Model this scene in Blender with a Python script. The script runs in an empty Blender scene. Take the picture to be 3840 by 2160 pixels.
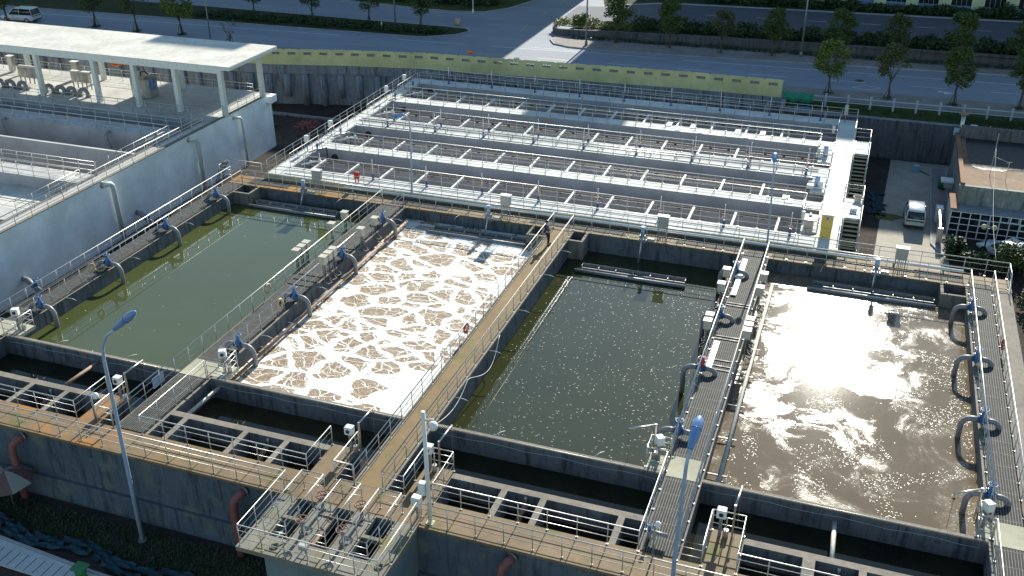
import bpy, math, random
from mathutils import Vector, Matrix
random.seed(7)
S = bpy.context.scene
COL = S.collection
PI = math.pi
SUN_EL, SUN_AZ = 28.2, 0.3          # sun straight down the tanks, slightly to the right

# ---------------------------------------------------------------- mesh helper
class MB:
    def __init__(s): s.v = []; s.f = []; s.sm = []
    def face(s, pts, smooth=False):
        n = len(s.v); s.v += [tuple(p) for p in pts]; s.f.append(tuple(range(n, n+len(pts)))); s.sm.append(smooth)
        return s
    def box(s, x0, x1, y0, y1, z0, z1):
        if x0 > x1: x0, x1 = x1, x0
        if y0 > y1: y0, y1 = y1, y0
        n = len(s.v)
        s.v += [(x0,y0,z0),(x1,y0,z0),(x1,y1,z0),(x0,y1,z0),(x0,y0,z1),(x1,y0,z1),(x1,y1,z1),(x0,y1,z1)]
        for q in ((3,2,1,0),(4,5,6,7),(0,1,5,4),(1,2,6,5),(2,3,7,6),(3,0,4,7)):
            s.f.append(tuple(n+i for i in q)); s.sm.append(False)
        return s
    def bbox(s, x0, x1, y0, y1, z0, z1, b=0.03):
        # box with chamfered vertical and top edges
        P = [(x0+b,y0),(x1-b,y0),(x1,y0+b),(x1,y1-b),(x1-b,y1),(x0+b,y1),(x0,y1-b),(x0,y0+b)]
        cx, cy = (x0+x1)/2, (y0+y1)/2
        def sh(p, k): return (p[0]+(k if p[0] < cx else -k), p[1]+(k if p[1] < cy else -k))
        Q = [sh(p, b) for p in P]
        n = len(s.v)
        s.v += [(p[0],p[1],z0) for p in P]+[(p[0],p[1],z1-b) for p in P]+[(p[0],p[1],z1) for p in Q]
        for i in range(8):
            j = (i+1) % 8
            s.f.append((n+i,n+j,n+8+j,n+8+i)); s.sm.append(False)
            s.f.append((n+8+i,n+8+j,n+16+j,n+16+i)); s.sm.append(False)
        s.f.append(tuple(n+16+i for i in range(8))); s.sm.append(False)
        s.f.append(tuple(n+7-i for i in range(8))); s.sm.append(False)
        return s
    def tube(s, path, r, n=8, caps=True, r2=None):
        P = [Vector(p) for p in path]; m = len(P)
        rings = []
        prev = None
        for i, p in enumerate(P):
            t = (P[min(i+1,m-1)]-P[max(i-1,0)])
            if t.length < 1e-9: t = Vector((0,0,1))
            t.normalize()
            if prev is None:
                a = Vector((0,0,1)) if abs(t.z) < .9 else Vector((1,0,0))
                u = t.cross(a).normalized()
            else:
                u = (prev - t*prev.dot(t))
                if u.length < 1e-6: u = t.cross(Vector((0,0,1)))
                u.normalize()
            prev = u; w = t.cross(u)
            rr = r if r2 is None else r+(r2-r)*i/(m-1)
            if isinstance(r, (list,tuple)): rr = r[i]
            n0 = len(s.v)
            for k in range(n):
                a = 2*PI*k/n
                q = p+u*(math.cos(a)*rr)+w*(math.sin(a)*rr)
                s.v.append((q.x,q.y,q.z))
            rings.append(n0)
        for a, b in zip(rings, rings[1:]):
            for k in range(n):
                j = (k+1) % n
                s.f.append((a+k,a+j,b+j,b+k)); s.sm.append(True)
        if caps:
            s.f.append(tuple(rings[0]+n-1-k for k in range(n))); s.sm.append(False)
            s.f.append(tuple(rings[-1]+k for k in range(n))); s.sm.append(False)
        return s
    def cyl(s, p, q, r, n=8, r2=None): return s.tube([p,q], r, n, True, r2)
    def torus(s, c, R, r, ax='z', n=20, m=8):
        c = Vector(c)
        n0 = len(s.v)
        for i in range(n):
            a = 2*PI*i/n
            for k in range(m):
                b = 2*PI*k/m
                x, y, z = (R+r*math.cos(b))*math.cos(a), (R+r*math.cos(b))*math.sin(a), r*math.sin(b)
                if ax == 'x': x, y, z = z, x, y
                if ax == 'y': x, y, z = x, z, y
                s.v.append((c.x+x, c.y+y, c.z+z))
        for i in range(n):
            for k in range(m):
                i2, k2 = (i+1) % n, (k+1) % m
                s.f.append((n0+i*m+k, n0+i2*m+k, n0+i2*m+k2, n0+i*m+k2)); s.sm.append(True)
        return s
    def sphere(s, c, r, n=12, m=8, sc=(1,1,1)):
        n0 = len(s.v)
        for j in range(m+1):
            th = PI*j/m
            for i in range(n):
                a = 2*PI*i/n
                s.v.append((c[0]+sc[0]*r*math.sin(th)*math.cos(a), c[1]+sc[1]*r*math.sin(th)*math.sin(a), c[2]+sc[2]*r*math.cos(th)))
        for j in range(m):
            for i in range(n):
                k = (i+1) % n
                s.f.append((n0+j*n+i, n0+(j+1)*n+i, n0+(j+1)*n+k, n0+j*n+k)); s.sm.append(True)
        return s
    def prism(s, poly, z0, z1):
        n = len(s.v); m = len(poly)
        s.v += [(p[0],p[1],z0) for p in poly]+[(p[0],p[1],z1) for p in poly]
        s.f.append(tuple(n+m-1-i for i in range(m))); s.sm.append(False)
        s.f.append(tuple(n+m+i for i in range(m))); s.sm.append(False)
        for i in range(m):
            j = (i+1) % m
            s.f.append((n+i,n+j,n+m+j,n+m+i)); s.sm.append(False)
        return s
    def slab(s, x0, x1, y0, y1, z0, z1, holes):
        # rectangular slab with rectangular holes
        xs = sorted({x0,x1,*[h[0] for h in holes],*[h[1] for h in holes]})
        ys = sorted({y0,y1,*[h[2] for h in holes],*[h[3] for h in holes]})
        xs = [x for x in xs if x0 <= x <= x1]; ys = [y for y in ys if y0 <= y <= y1]
        def solid(i, j):
            if i < 0 or j < 0 or i >= len(xs)-1 or j >= len(ys)-1: return False
            cx, cy = (xs[i]+xs[i+1])/2, (ys[j]+ys[j+1])/2
            return not any(h[0] < cx < h[1] and h[2] < cy < h[3] for h in holes)
        for i in range(len(xs)-1):
            for j in range(len(ys)-1):
                if not solid(i,j): continue
                a, b, c, d = xs[i], xs[i+1], ys[j], ys[j+1]
                s.face([(a,c,z1),(b,c,z1),(b,d,z1),(a,d,z1)])
                s.face([(a,d,z0),(b,d,z0),(b,c,z0),(a,c,z0)])
                if not solid(i-1,j): s.face([(a,c,z0),(a,c,z1),(a,d,z1),(a,d,z0)])
                if not solid(i+1,j): s.face([(b,c,z0),(b,d,z0),(b,d,z1),(b,c,z1)])
                if not solid(i,j-1): s.face([(a,c,z0),(b,c,z0),(b,c,z1),(a,c,z1)])
                if not solid(i,j+1): s.face([(a,d,z0),(a,d,z1),(b,d,z1),(b,d,z0)])
        return s
    def xform(s, M, start=0):
        for i in range(start, len(s.v)):
            q = M @ Vector(s.v[i]); s.v[i] = (q.x,q.y,q.z)
        return s
    def data(s, name, mat, off=(0,0,0)):
        me = bpy.data.meshes.new(name)
        v = [(a-off[0], b-off[1], c-off[2]) for a,b,c in s.v] if off != (0,0,0) else s.v
        me.from_pydata(v, [], s.f)
        me.polygons.foreach_set('use_smooth', s.sm)
        me.materials.append(mat); me.update()
        return me
    def build(s, name, mat, parent=None, **tags):
        off = WL(parent) if parent else (0,0,0)
        me = s.data(name, mat, off)
        o = bpy.data.objects.new(name, me); COL.objects.link(o)
        if parent: o.parent = parent
        for k, v in tags.items(): o[k] = v
        return o

def each(mb, name, mat, parent=None):
    # one object per connected piece
    n = len(mb.v); par = list(range(n))
    def fd(a):
        while par[a] != a: par[a] = par[par[a]]; a = par[a]
        return a
    for f in mb.f:
        r = fd(f[0])
        for i in f[1:]: par[fd(i)] = r
    groups = {}
    for f, sm in zip(mb.f, mb.sm): groups.setdefault(fd(f[0]), []).append((f, sm))
    out = []
    for g in groups.values():
        q = MB(); idx = {}
        for f, sm in g:
            for i in f:
                if i not in idx: idx[i] = len(q.v); q.v.append(mb.v[i])
            q.f.append(tuple(idx[i] for i in f)); q.sm.append(sm)
        out.append(q.build(name, mat, parent))
    return out
MB.each = lambda s, name, mat, parent=None: each(s, name, mat, parent)

def WL(o):
    x = y = z = 0.0
    while o:
        x += o.location.x; y += o.location.y; z += o.location.z; o = o.parent
    return (x,y,z)

def thing(name, label, cat, loc=(0,0,0), group=None):
    o = bpy.data.objects.new(name, None); o.empty_display_size = .2
    COL.objects.link(o); o.location = loc
    o['label'] = label; o['category'] = cat
    if group: o['group'] = group
    return o
def tag(o, label, cat, group=None, kind=None):
    o['label'] = label; o['category'] = cat
    if group: o['group'] = group
    if kind: o['kind'] = kind
    return o
def struct(name, mb, mat):
    o = mb.build(name, mat); o['kind'] = 'structure'; return o
def copy_tree(o, loc, label=None, rz=None, sc=None):
    c = o.copy(); COL.objects.link(c); c.location = loc
    if label: c['label'] = label
    if rz is not None: c.rotation_euler = (0,0,rz)
    if sc is not None: c.scale = sc
    for ch in list(o.children):
        d = ch.copy(); COL.objects.link(d); d.parent = c
        for g in list(ch.children):
            e = g.copy(); COL.objects.link(e); e.parent = d
    return c

# ---------------------------------------------------------------- materials
class NT:
    def __init__(s, name):
        s.m = bpy.data.materials.new(name); s.m.use_nodes = True
        s.t = s.m.node_tree; s.n = s.t.nodes; s.l = s.t.links
        s.n.clear()
        s.out = s.n.new('ShaderNodeOutputMaterial')
        s.b = s.n.new('ShaderNodeBsdfPrincipled')
        s.l.new(s.b.outputs[0], s.out.inputs[0])
        s.pos = s.n.new('ShaderNodeNewGeometry').outputs['Position']
    def set(s, **k):
        for a, v in k.items():
            a = {'col':'Base Color','rough':'Roughness','metal':'Metallic','ior':'IOR','spec':'Specular IOR Level','emit':'Emission Color','es':'Emission Strength','alpha':'Alpha','trans':'Transmission Weight','coat':'Coat Weight','normal':'Normal'}[a]
            if hasattr(v, 'is_output') or isinstance(v, bpy.types.NodeSocket): s.l.new(v, s.b.inputs[a])
            else:
                if isinstance(v, tuple) and len(v) == 3: v = (*v, 1)
                s.b.inputs[a].default_value = v
        return s
    def coords(s, scale=(1,1,1), loc=(0,0,0), src=None, rot=(0,0,0)):
        m = s.n.new('ShaderNodeMapping'); m.inputs['Scale'].default_value = scale; m.inputs['Location'].default_value = loc
        m.inputs['Rotation'].default_value = rot
        s.l.new(src or s.pos, m.inputs[0]); return m.outputs[0]
    def obj(s):
        return s.n.new('ShaderNodeTexCoord').outputs['Object']
    def noise(s, scale, detail=4, rough=.55, vec=None, dist=0):
        n = s.n.new('ShaderNodeTexNoise'); n.inputs['Scale'].default_value = scale
        n.inputs['Detail'].default_value = detail; n.inputs['Roughness'].default_value = rough
        n.inputs['Distortion'].default_value = dist
        s.l.new(vec or s.pos, n.inputs['Vector']); return n.outputs['Fac']
    def noisec(s, scale, detail=3, vec=None):
        n = s.n.new('ShaderNodeTexNoise'); n.inputs['Scale'].default_value = scale
        n.inputs['Detail'].default_value = detail
        s.l.new(vec or s.pos, n.inputs['Vector']); return n.outputs['Color']
    def voro(s, scale, feat='F1', vec=None, out='Distance', rnd=1):
        n = s.n.new('ShaderNodeTexVoronoi'); n.feature = feat; n.inputs['Scale'].default_value = scale
        n.inputs['Randomness'].default_value = rnd
        s.l.new(vec or s.pos, n.inputs['Vector']); return n.outputs[out]
    def ramp(s, fac, stops, interp='LINEAR'):
        r = s.n.new('ShaderNodeValToRGB'); r.color_ramp.interpolation = interp
        e = r.color_ramp.elements
        while len(e) > 1: e.remove(e[-1])
        for i, (p, c) in enumerate(stops):
            if not isinstance(c, tuple): c = (c,c,c)
            el = e[0] if i == 0 else e.new(p)
            el.position = p; el.color = (*c, 1)
        s.l.new(fac, r.inputs[0]); return r.outputs[0]
    def mix(s, fac, a, b, mode='MIX'):
        m = s.n.new('ShaderNodeMix'); m.data_type = 'RGBA'; m.blend_type = mode
        for sock, v in ((m.inputs['Factor'], fac), (m.inputs[6], a), (m.inputs[7], b)):
            if isinstance(v, bpy.types.NodeSocket): s.l.new(v, sock)
            else: sock.default_value = (*v, 1) if isinstance(v, tuple) else v
        return m.outputs[2]
    def math(s, op, a, b=None, c=None, clamp=False):
        m = s.n.new('ShaderNodeMath'); m.operation = op; m.use_clamp = clamp
        for i, v in enumerate((a,b,c)):
            if v is None: continue
            if isinstance(v, bpy.types.NodeSocket): s.l.new(v, m.inputs[i])
            else: m.inputs[i].default_value = v
        return m.outputs[0]
    def sep(s, vec=None):
        n = s.n.new('ShaderNodeSeparateXYZ'); s.l.new(vec or s.pos, n.inputs[0]); return n.outputs
    def comb(s, x, y, z):
        n = s.n.new('ShaderNodeCombineXYZ')
        for i, v in enumerate((x,y,z)):
            if isinstance(v, bpy.types.NodeSocket): s.l.new(v, n.inputs[i])
            else: n.inputs[i].default_value = v
        return n.outputs[0]
    def bump(s, h, strength=.3, dist=.05, normal=None):
        b = s.n.new('ShaderNodeBump'); b.inputs['Strength'].default_value = strength; b.inputs['Distance'].default_value = dist
        s.l.new(h, b.inputs['Height'])
        if normal: s.l.new(normal, b.inputs['Normal'])
        s.l.new(b.outputs[0], s.b.inputs['Normal']); return b.outputs[0]

def concrete(name, base, dark=None, stain=.5, rough=.85, moss=None, rust=None, streaks=True, spec=.3, rustx=None):
    t = NT(name)
    dark = dark or tuple(c*.45 for c in base)
    big = t.noise(.35, 6, .62)
    mid = t.noise(2.3, 6, .7)
    col = t.mix(t.ramp(big, [(.38,0.),(.66,1.)]), tuple(c*.82 for c in base), tuple(min(1,c*1.12) for c in base))
    col = t.mix(t.ramp(mid, [(.45,0.),(.75,stain)]), col, dark)
    if streaks:
        # vertical run marks only matter on walls: stretched noise in z
        v = t.coords((2.2,2.2,.22))
        st = t.noise(1.6, 5, .7, v)
        nz = t.n.new('ShaderNodeNewGeometry')
        up = t.math('ABSOLUTE', t.sep(nz.outputs['True Normal'])[2])
        wall = t.math('SUBTRACT', 1., up, clamp=True)
        f = t.math('MULTIPLY', t.ramp(st, [(.5,0.),(.66,.85)]), wall)
        col = t.mix(f, col, tuple(c*.55 for c in dark))
        st2 = t.noise(2.6, 3, .6, t.coords((2.,2.,.15), (5,3,1)))
        f2 = t.math('MULTIPLY', t.ramp(st2, [(.62,0.),(.72,.5)]), wall)
        col = t.mix(f2, col, tuple(min(1,c*1.7) for c in base))
    if moss:
        col = t.mix(t.ramp(t.noise(.75, 5, .6, t.coords((1,1,1),(3,8,2))), [(.53,0.),(.66,.8)]), col, moss)
    if rust:
        f = t.ramp(t.noise(.3, 5, .6, t.coords((1,1,1),(13,2,7))), [(.47,0.),(.6,.85)])
        if rustx is not None:
            g = t.math('MULTIPLY_ADD', t.sep()[0], -.12, rustx, clamp=True)
            f = t.math('MULTIPLY', f, g)
        col = t.mix(f, col, rust)
    fine = t.noise(22, 3, .6)
    col = t.mix(t.ramp(fine, [(.3,.0),(.75,.22)]), col, tuple(c*.5 for c in base))
    t.set(col=col, rough=rough, spec=spec)
    t.bump(t.math('ADD', t.math('MULTIPLY', fine, .4), mid), .35, .02)
    return t.m

def plain(name, col, rough=.5, metal=0., var=.15, spec=.5, scale=3., dirt=None, bump=0.):
    t = NT(name)
    n = t.noise(scale, 5, .65, t.obj())
    c = t.mix(t.ramp(n, [(.35,0.),(.7,1.)]), tuple(max(0,x*(1-var)) for x in col), tuple(min(1,x*(1+var)) for x in col))
    if dirt:
        c = t.mix(t.ramp(t.noise(scale*1.7, 6, .7, t.coords((1,1,1),(4,4,4),t.obj())), [(.5,0.),(.7,.75)]), c, dirt)
    t.set(col=c, rough=t.ramp(n, [(.3,max(0,rough-.08)),(.7,min(1,rough+.1))]), metal=metal, spec=spec)
    if bump: t.bump(n, bump, .02)
    return t.m

M = {}
M['deck'] = concrete('brown_deck_concrete', (.215,.148,.082), (.10,.075,.05), .6, moss=(.10,.11,.02), rust=(.42,.17,.03), rustx=-1.2, streaks=False, rough=.75)
M['walk_brown'] = concrete('brown_walk_concrete', (.25,.17,.085), (.14,.10,.05), .45, moss=(.15,.14,.04), streaks=False)
M['plat'] = concrete('grey_platform_concrete', (.23,.215,.18), (.10,.10,.08), .5, moss=(.17,.15,.05), streaks=False)
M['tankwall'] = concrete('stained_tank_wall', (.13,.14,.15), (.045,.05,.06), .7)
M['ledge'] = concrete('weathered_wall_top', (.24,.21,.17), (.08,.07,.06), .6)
M['mintgrey'] = concrete('pale_grey_green_render', (.17,.215,.22), (.11,.14,.145), .3, streaks=False)
M['slab_pale'] = concrete('pale_lichen_slab', (.42,.40,.30), (.25,.24,.17), .5, streaks=False)
M['pipe_lt'] = plain('pale_grey_drain_pipe', (.58,.60,.58), .4, .2, var=.1, scale=4)
M['lampdk'] = plain('blue_grey_sill', (.16,.22,.34), .6, 0, var=.1)
M['outwall'] = concrete('grey_outer_wall', (.095,.117,.143), (.055,.065,.08), .3, moss=(.15,.16,.13))  # moss colour here paints pale patches: efflorescence and reflected light
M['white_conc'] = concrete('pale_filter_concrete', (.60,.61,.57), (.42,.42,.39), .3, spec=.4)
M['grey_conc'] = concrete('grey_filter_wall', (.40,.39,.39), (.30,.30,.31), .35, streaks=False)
M['cream'] = concrete('cream_kerb', (.55,.49,.30), (.30,.25,.15), .4, streaks=False)
M['mint'] = concrete('mint_white_render', (.88,.92,.88), (.76,.82,.78), .2, streaks=False, rough=.7)
M['white_paint'] = plain('white_paint', (.66,.68,.64), .6, var=.06, dirt=(.48,.46,.42))
M['canopy_top'] = concrete('pale_roof_membrane', (.62,.60,.53), (.40,.36,.31), .8, streaks=False)
M['canopy_deck'] = concrete('pale_deck', (.50,.49,.46), (.28,.27,.25), .4, streaks=False)
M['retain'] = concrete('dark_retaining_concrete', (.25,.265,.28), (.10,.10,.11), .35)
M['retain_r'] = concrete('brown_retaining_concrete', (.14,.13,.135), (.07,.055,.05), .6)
M['yellow_wall'] = concrete('yellow_boundary_wall', (.62,.57,.29), (.46,.43,.22), .45, streaks=False)
M['yard'] = concrete('yard_concrete', (.38,.34,.27), (.19,.18,.17), .5, streaks=False)
M['kerb'] = concrete('kerb_stone', (.36,.36,.36), (.2,.2,.2), .4, streaks=False)
M['steel'] = plain('stainless_steel', (.54,.525,.49), .42, .75, var=.1, scale=9)
M['steel_dull'] = plain('brushed_steel_box', (.50,.49,.46), .33, .85, var=.15, scale=2)
M['galv'] = plain('galvanised_pipe', (.25,.25,.25), .5, .35, var=.2, scale=4, dirt=(.22,.2,.18))
M['pipe_grey'] = plain('grey_painted_pipe', (.24,.235,.24), .42, .0, var=.15, scale=5, dirt=(.16,.13,.11))
M['pipe_rust'] = plain('rusty_pipe', (.25,.17,.12), .7, 0, var=.35, scale=5, dirt=(.30,.10,.04))
M['pipe_white'] = plain('flaking_white_pipe', (.5,.47,.40), .7, 0, var=.2, scale=6, dirt=(.16,.10,.06))
M['pipe_red'] = plain('faded_red_pipe', (.22,.07,.06), .6, 0, var=.3, scale=3, dirt=(.22,.13,.12))
M['blue'] = plain('blue_valve_paint', (.035,.13,.30), .45, 0, var=.2, scale=8)
M['blue_dark'] = plain('dark_blue_valve_paint', (.03,.07,.22), .45, 0, var=.2, scale=8)
M['valve_red'] = plain('faded_red_handwheel', (.30,.045,.045), .6, 0, var=.25, scale=6)
M['red'] = plain('red_paint', (.50,.03,.02), .5, 0, var=.15)
M['wheel'] = plain('rusty_handwheel', (.20,.09,.07), .7, 0, var=.3, scale=9)
M['orange_b'] = plain('faded_lifebuoy', (.55,.36,.20), .6, 0, var=.12)
M['box'] = plain('beige_control_box', (.50,.46,.38), .5, 0, var=.08, dirt=(.36,.28,.20))
M['boxgrey'] = plain('grey_control_box', (.42,.40,.36), .45, .2, var=.08)
M['boxwhite'] = plain('white_control_box', (.72,.71,.68), .5, 0, var=.05)
M['lamp'] = plain('lamp_blue_grey', (.13,.25,.46), .3, 0, var=.06)
M['lampw'] = plain('lamp_pole_grey', (.33,.43,.56), .4, .2, var=.06)
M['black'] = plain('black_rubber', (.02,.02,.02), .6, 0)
M['glassdark'] = plain('dark_glass', (.012,.018,.02), .06, 0, var=.1, spec=.8)
M['navy'] = plain('navy_cloth', (.018,.025,.06), .85, 0, scale=14, bump=.3)
M['trouser'] = plain('black_cloth', (.012,.012,.016), .85, 0, scale=14, bump=.3)
M['skin'] = plain('skin', (.42,.25,.17), .55, 0, var=.06)
M['hair'] = plain('black_hair', (.012,.01,.01), .6, 0)
M['shoe'] = plain('brown_leather', (.10,.045,.025), .5, 0)
M['green_net'] = plain('green_net', (.02,.22,.13), .8, 0, var=.3, scale=5)
M['teal_net'] = plain('teal_net', (.008,.04,.055), .8, 0, var=.5, scale=2)
M['bin'] = plain('green_plastic', (.02,.16,.05), .45, 0)
M['lattice'] = plain('grey_lattice', (.25,.24,.21), .8, 0)
M['yellow_cab'] = plain('yellow_cabinet_paint', (.60,.43,.10), .45, 0, var=.06)
M['orange'] = plain('orange_plastic', (.75,.17,.02), .5, 0)
M['rail_white'] = plain('pale_guard_rail', (.30,.36,.42), .5, 0, var=.08)
M['line_w'] = plain('white_road_paint', (.55,.55,.52), .7, 0, var=.2, scale=2)
M['line_y'] = plain('yellow_road_paint', (.50,.36,.12), .7, 0, var=.2, scale=2)
M['foamfleck'] = plain('scum_fleck', (.62,.58,.42), .5, 0, var=.25, scale=.7)
M['umb_white'] = plain('parasol_cream', (.26,.25,.21), .8, 0, var=.1)
M['umb_red'] = plain('parasol_red', (.14,.07,.06), .8, 0, var=.1)
M['cable'] = plain('pale_cable', (.45,.47,.45), .5, 0)
M['bark'] = plain('bark', (.10,.075,.05), .9, 0, var=.3, scale=6, bump=.5)
M['barkpale'] = plain('pale_branches', (.20,.18,.14), .9, 0, var=.3, scale=6, bump=.5)
M['bldg_yellow'] = concrete('pale_yellow_render', (.56,.58,.36), (.45,.47,.3), .2, streaks=False)
M['bldg_grey'] = concrete('grey_render_side', (.26,.28,.25), (.12,.13,.12), .75)
M['roof_brown'] = concrete('brown_flat_roof', (.24,.145,.08), (.09,.075,.06), .75, moss=(.25,.24,.18), streaks=False)
M['roof_trim'] = concrete('rust_parapet', (.24,.12,.065), (.2,.11,.06), .4, streaks=False)
M['dirt_pink'] = concrete('dusty_footpath', (.27,.235,.22), (.13,.12,.10), .6, streaks=False)
M['tile_w'] = concrete('pale_paving_slabs', (.50,.50,.48), (.36,.36,.35), .3, streaks=False)

def leafmat(name, a, b, c=None):
    t = NT(name)
    n = t.noise(1.3, 3, .6)
    n2 = t.noise(9, 2, .6)
    col = t.mix(t.ramp(n, [(.35,0.),(.65,1.)]), a, b)
    col = t.mix(t.ramp(n2, [(.45,0.),(.7,.8)]), col, c or tuple(x*1.5 for x in b))
    t.set(col=col, rough=.6, spec=.35)
    return t.m
M['leaf'] = leafmat('street_tree_leaves', (.035,.06,.015), (.065,.095,.02))
M['leafy'] = leafmat('yellow_green_leaves', (.06,.10,.02), (.12,.15,.025))
M['leafd'] = leafmat('dark_shrub_leaves', (.018,.035,.012), (.04,.065,.02))
M['leafr'] = leafmat('reddish_sparse_leaves', (.05,.06,.02), (.08,.085,.03))
M['weed'] = leafmat('weeds', (.10,.12,.02), (.20,.20,.04))

def ground(name, cols, scale=.4, rough=.95, bump=.5):
    t = NT(name)
    n = t.noise(scale, 8, .7); n2 = t.noise(scale*6, 6, .7)
    c = t.mix(t.ramp(n, [(.38,0.),(.62,1.)]), cols[0], cols[1])
    c = t.mix(t.ramp(n2, [(.5,0.),(.7,.8)]), c, cols[2])
    t.set(col=c, rough=rough, spec=.2); t.bump(n2, bump, .15); return t.m
M['soil'] = ground('dark_soil', [(.030,.024,.02),(.05,.04,.032),(.075,.055,.045)])
M['scrub'] = ground('scrub_ground', [(.02,.03,.012),(.04,.05,.018),(.06,.055,.03)], .5)
M['bank'] = ground('grass_bank', [(.03,.045,.012),(.055,.07,.02),(.09,.09,.03)], .6)
def asphalt(name, base, pale):
    t = NT(name)
    n = t.noise(.12, 6, .6, t.coords((.5,2.,1))); n2 = t.noise(30, 3, .6)
    c = t.mix(t.ramp(n, [(.35,0.),(.65,1.)]), base, pale)
    c = t.mix(t.ramp(t.noise(.8, 6, .7), [(.55,0.),(.7,.35)]), c, tuple(x*.6 for x in base))
    c = t.mix(t.ramp(n2, [(.4,0.),(.7,.25)]), c, tuple(x*1.6 for x in pale))
    t.set(col=c, rough=.8, spec=.35); t.bump(n2, .15, .01); return t.m
M['road'] = asphalt('worn_concrete_road', (.185,.205,.245), (.24,.26,.295))
M['road2'] = asphalt('dark_asphalt', (.06,.068,.095), (.085,.095,.125))

def grating(name, pitch, alongy=True, panel=1.0, light=(.30,.29,.27), dark=(.045,.045,.04), wid=.28, metal=.3):
    t = NT(name); x, y, z = t.sep()
    a, b = (x, y) if alongy else (y, x)
    fa = t.math('FRACT', t.math('DIVIDE', a, pitch))
    bar = t.math('LESS_THAN', fa, wid)
    fb = t.math('FRACT', t.math('DIVIDE', b, panel))
    seam = t.math('LESS_THAN', fb, .035)
    f = t.math('MAXIMUM', bar, t.math('MULTIPLY', seam, .8))
    nn = t.noise(3, 5, .7)
    c = t.mix(f, dark, t.mix(t.ramp(nn, [(.4,0.),(.7,1.)]), light, tuple(q*.55 for q in light)))
    t.set(col=c, rough=.75, metal=metal, spec=.15); t.bump(f, .5, .01)
    return t.m
M['grate_y'] = grating('slatted_grating', .115, light=(.20,.195,.18), dark=(.03,.03,.028), wid=.3, metal=0.)
M['grate_pale'] = grating('pale_slatted_grating', .155, light=(.42,.40,.35), dark=(.10,.095,.085))
M['grate_x'] = grating('fine_grating', .10, True, .5, light=(.15,.14,.12), dark=(.02,.02,.018), wid=.45, metal=0.)

# ------- water
def water_green():
    t = NT('green_still_water')
    n = t.noise(.16, 4, .6)
    c = t.mix(t.ramp(n, [(.3,0.),(.7,1.)]), (.055,.066,.020), (.068,.080,.028))
    t.set(col=c, rough=.02, spec=.5, ior=1.5)
    t.bump(t.noise(1.1, 3, .5, t.coords((1,.6,1))), .012, .02); return t.m
M['w_green'] = water_green()
def water_dark():
    t = NT('dark_still_water')
    x, y, z = t.sep()
    c = t.mix(t.ramp(t.noise(.3, 4, .6), [(.3,0.),(.7,1.)]), (.028,.032,.012), (.036,.040,.015))
    t.set(col=c, rough=.02, spec=.5, ior=1.5)
    t.bump(t.noise(2.2, 3, .5), .018, .02); return t.m
M['w_dark'] = water_dark()
def water_black():
    t = NT('black_channel_water')
    c = t.mix(t.ramp(t.noise(.5, 4, .6), [(.3,0.),(.7,1.)]), (.010,.012,.008), (.026,.024,.012))
    t.set(col=c, rough=.03, spec=.5, ior=1.33)
    t.bump(t.noise(1.3, 3, .5), .05, .02); return t.m
M['w_black'] = water_black()
def water_pit():
    t = NT('brown_pit_water')
    c = t.mix(t.ramp(t.noise(.8, 4, .6), [(.3,0.),(.7,1.)]), (.020,.018,.010), (.05,.038,.018))
    t.set(col=c, rough=.05, ior=1.33); t.bump(t.noise(2.3, 3, .5), .06, .02); return t.m
M['w_pit'] = water_pit()
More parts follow.
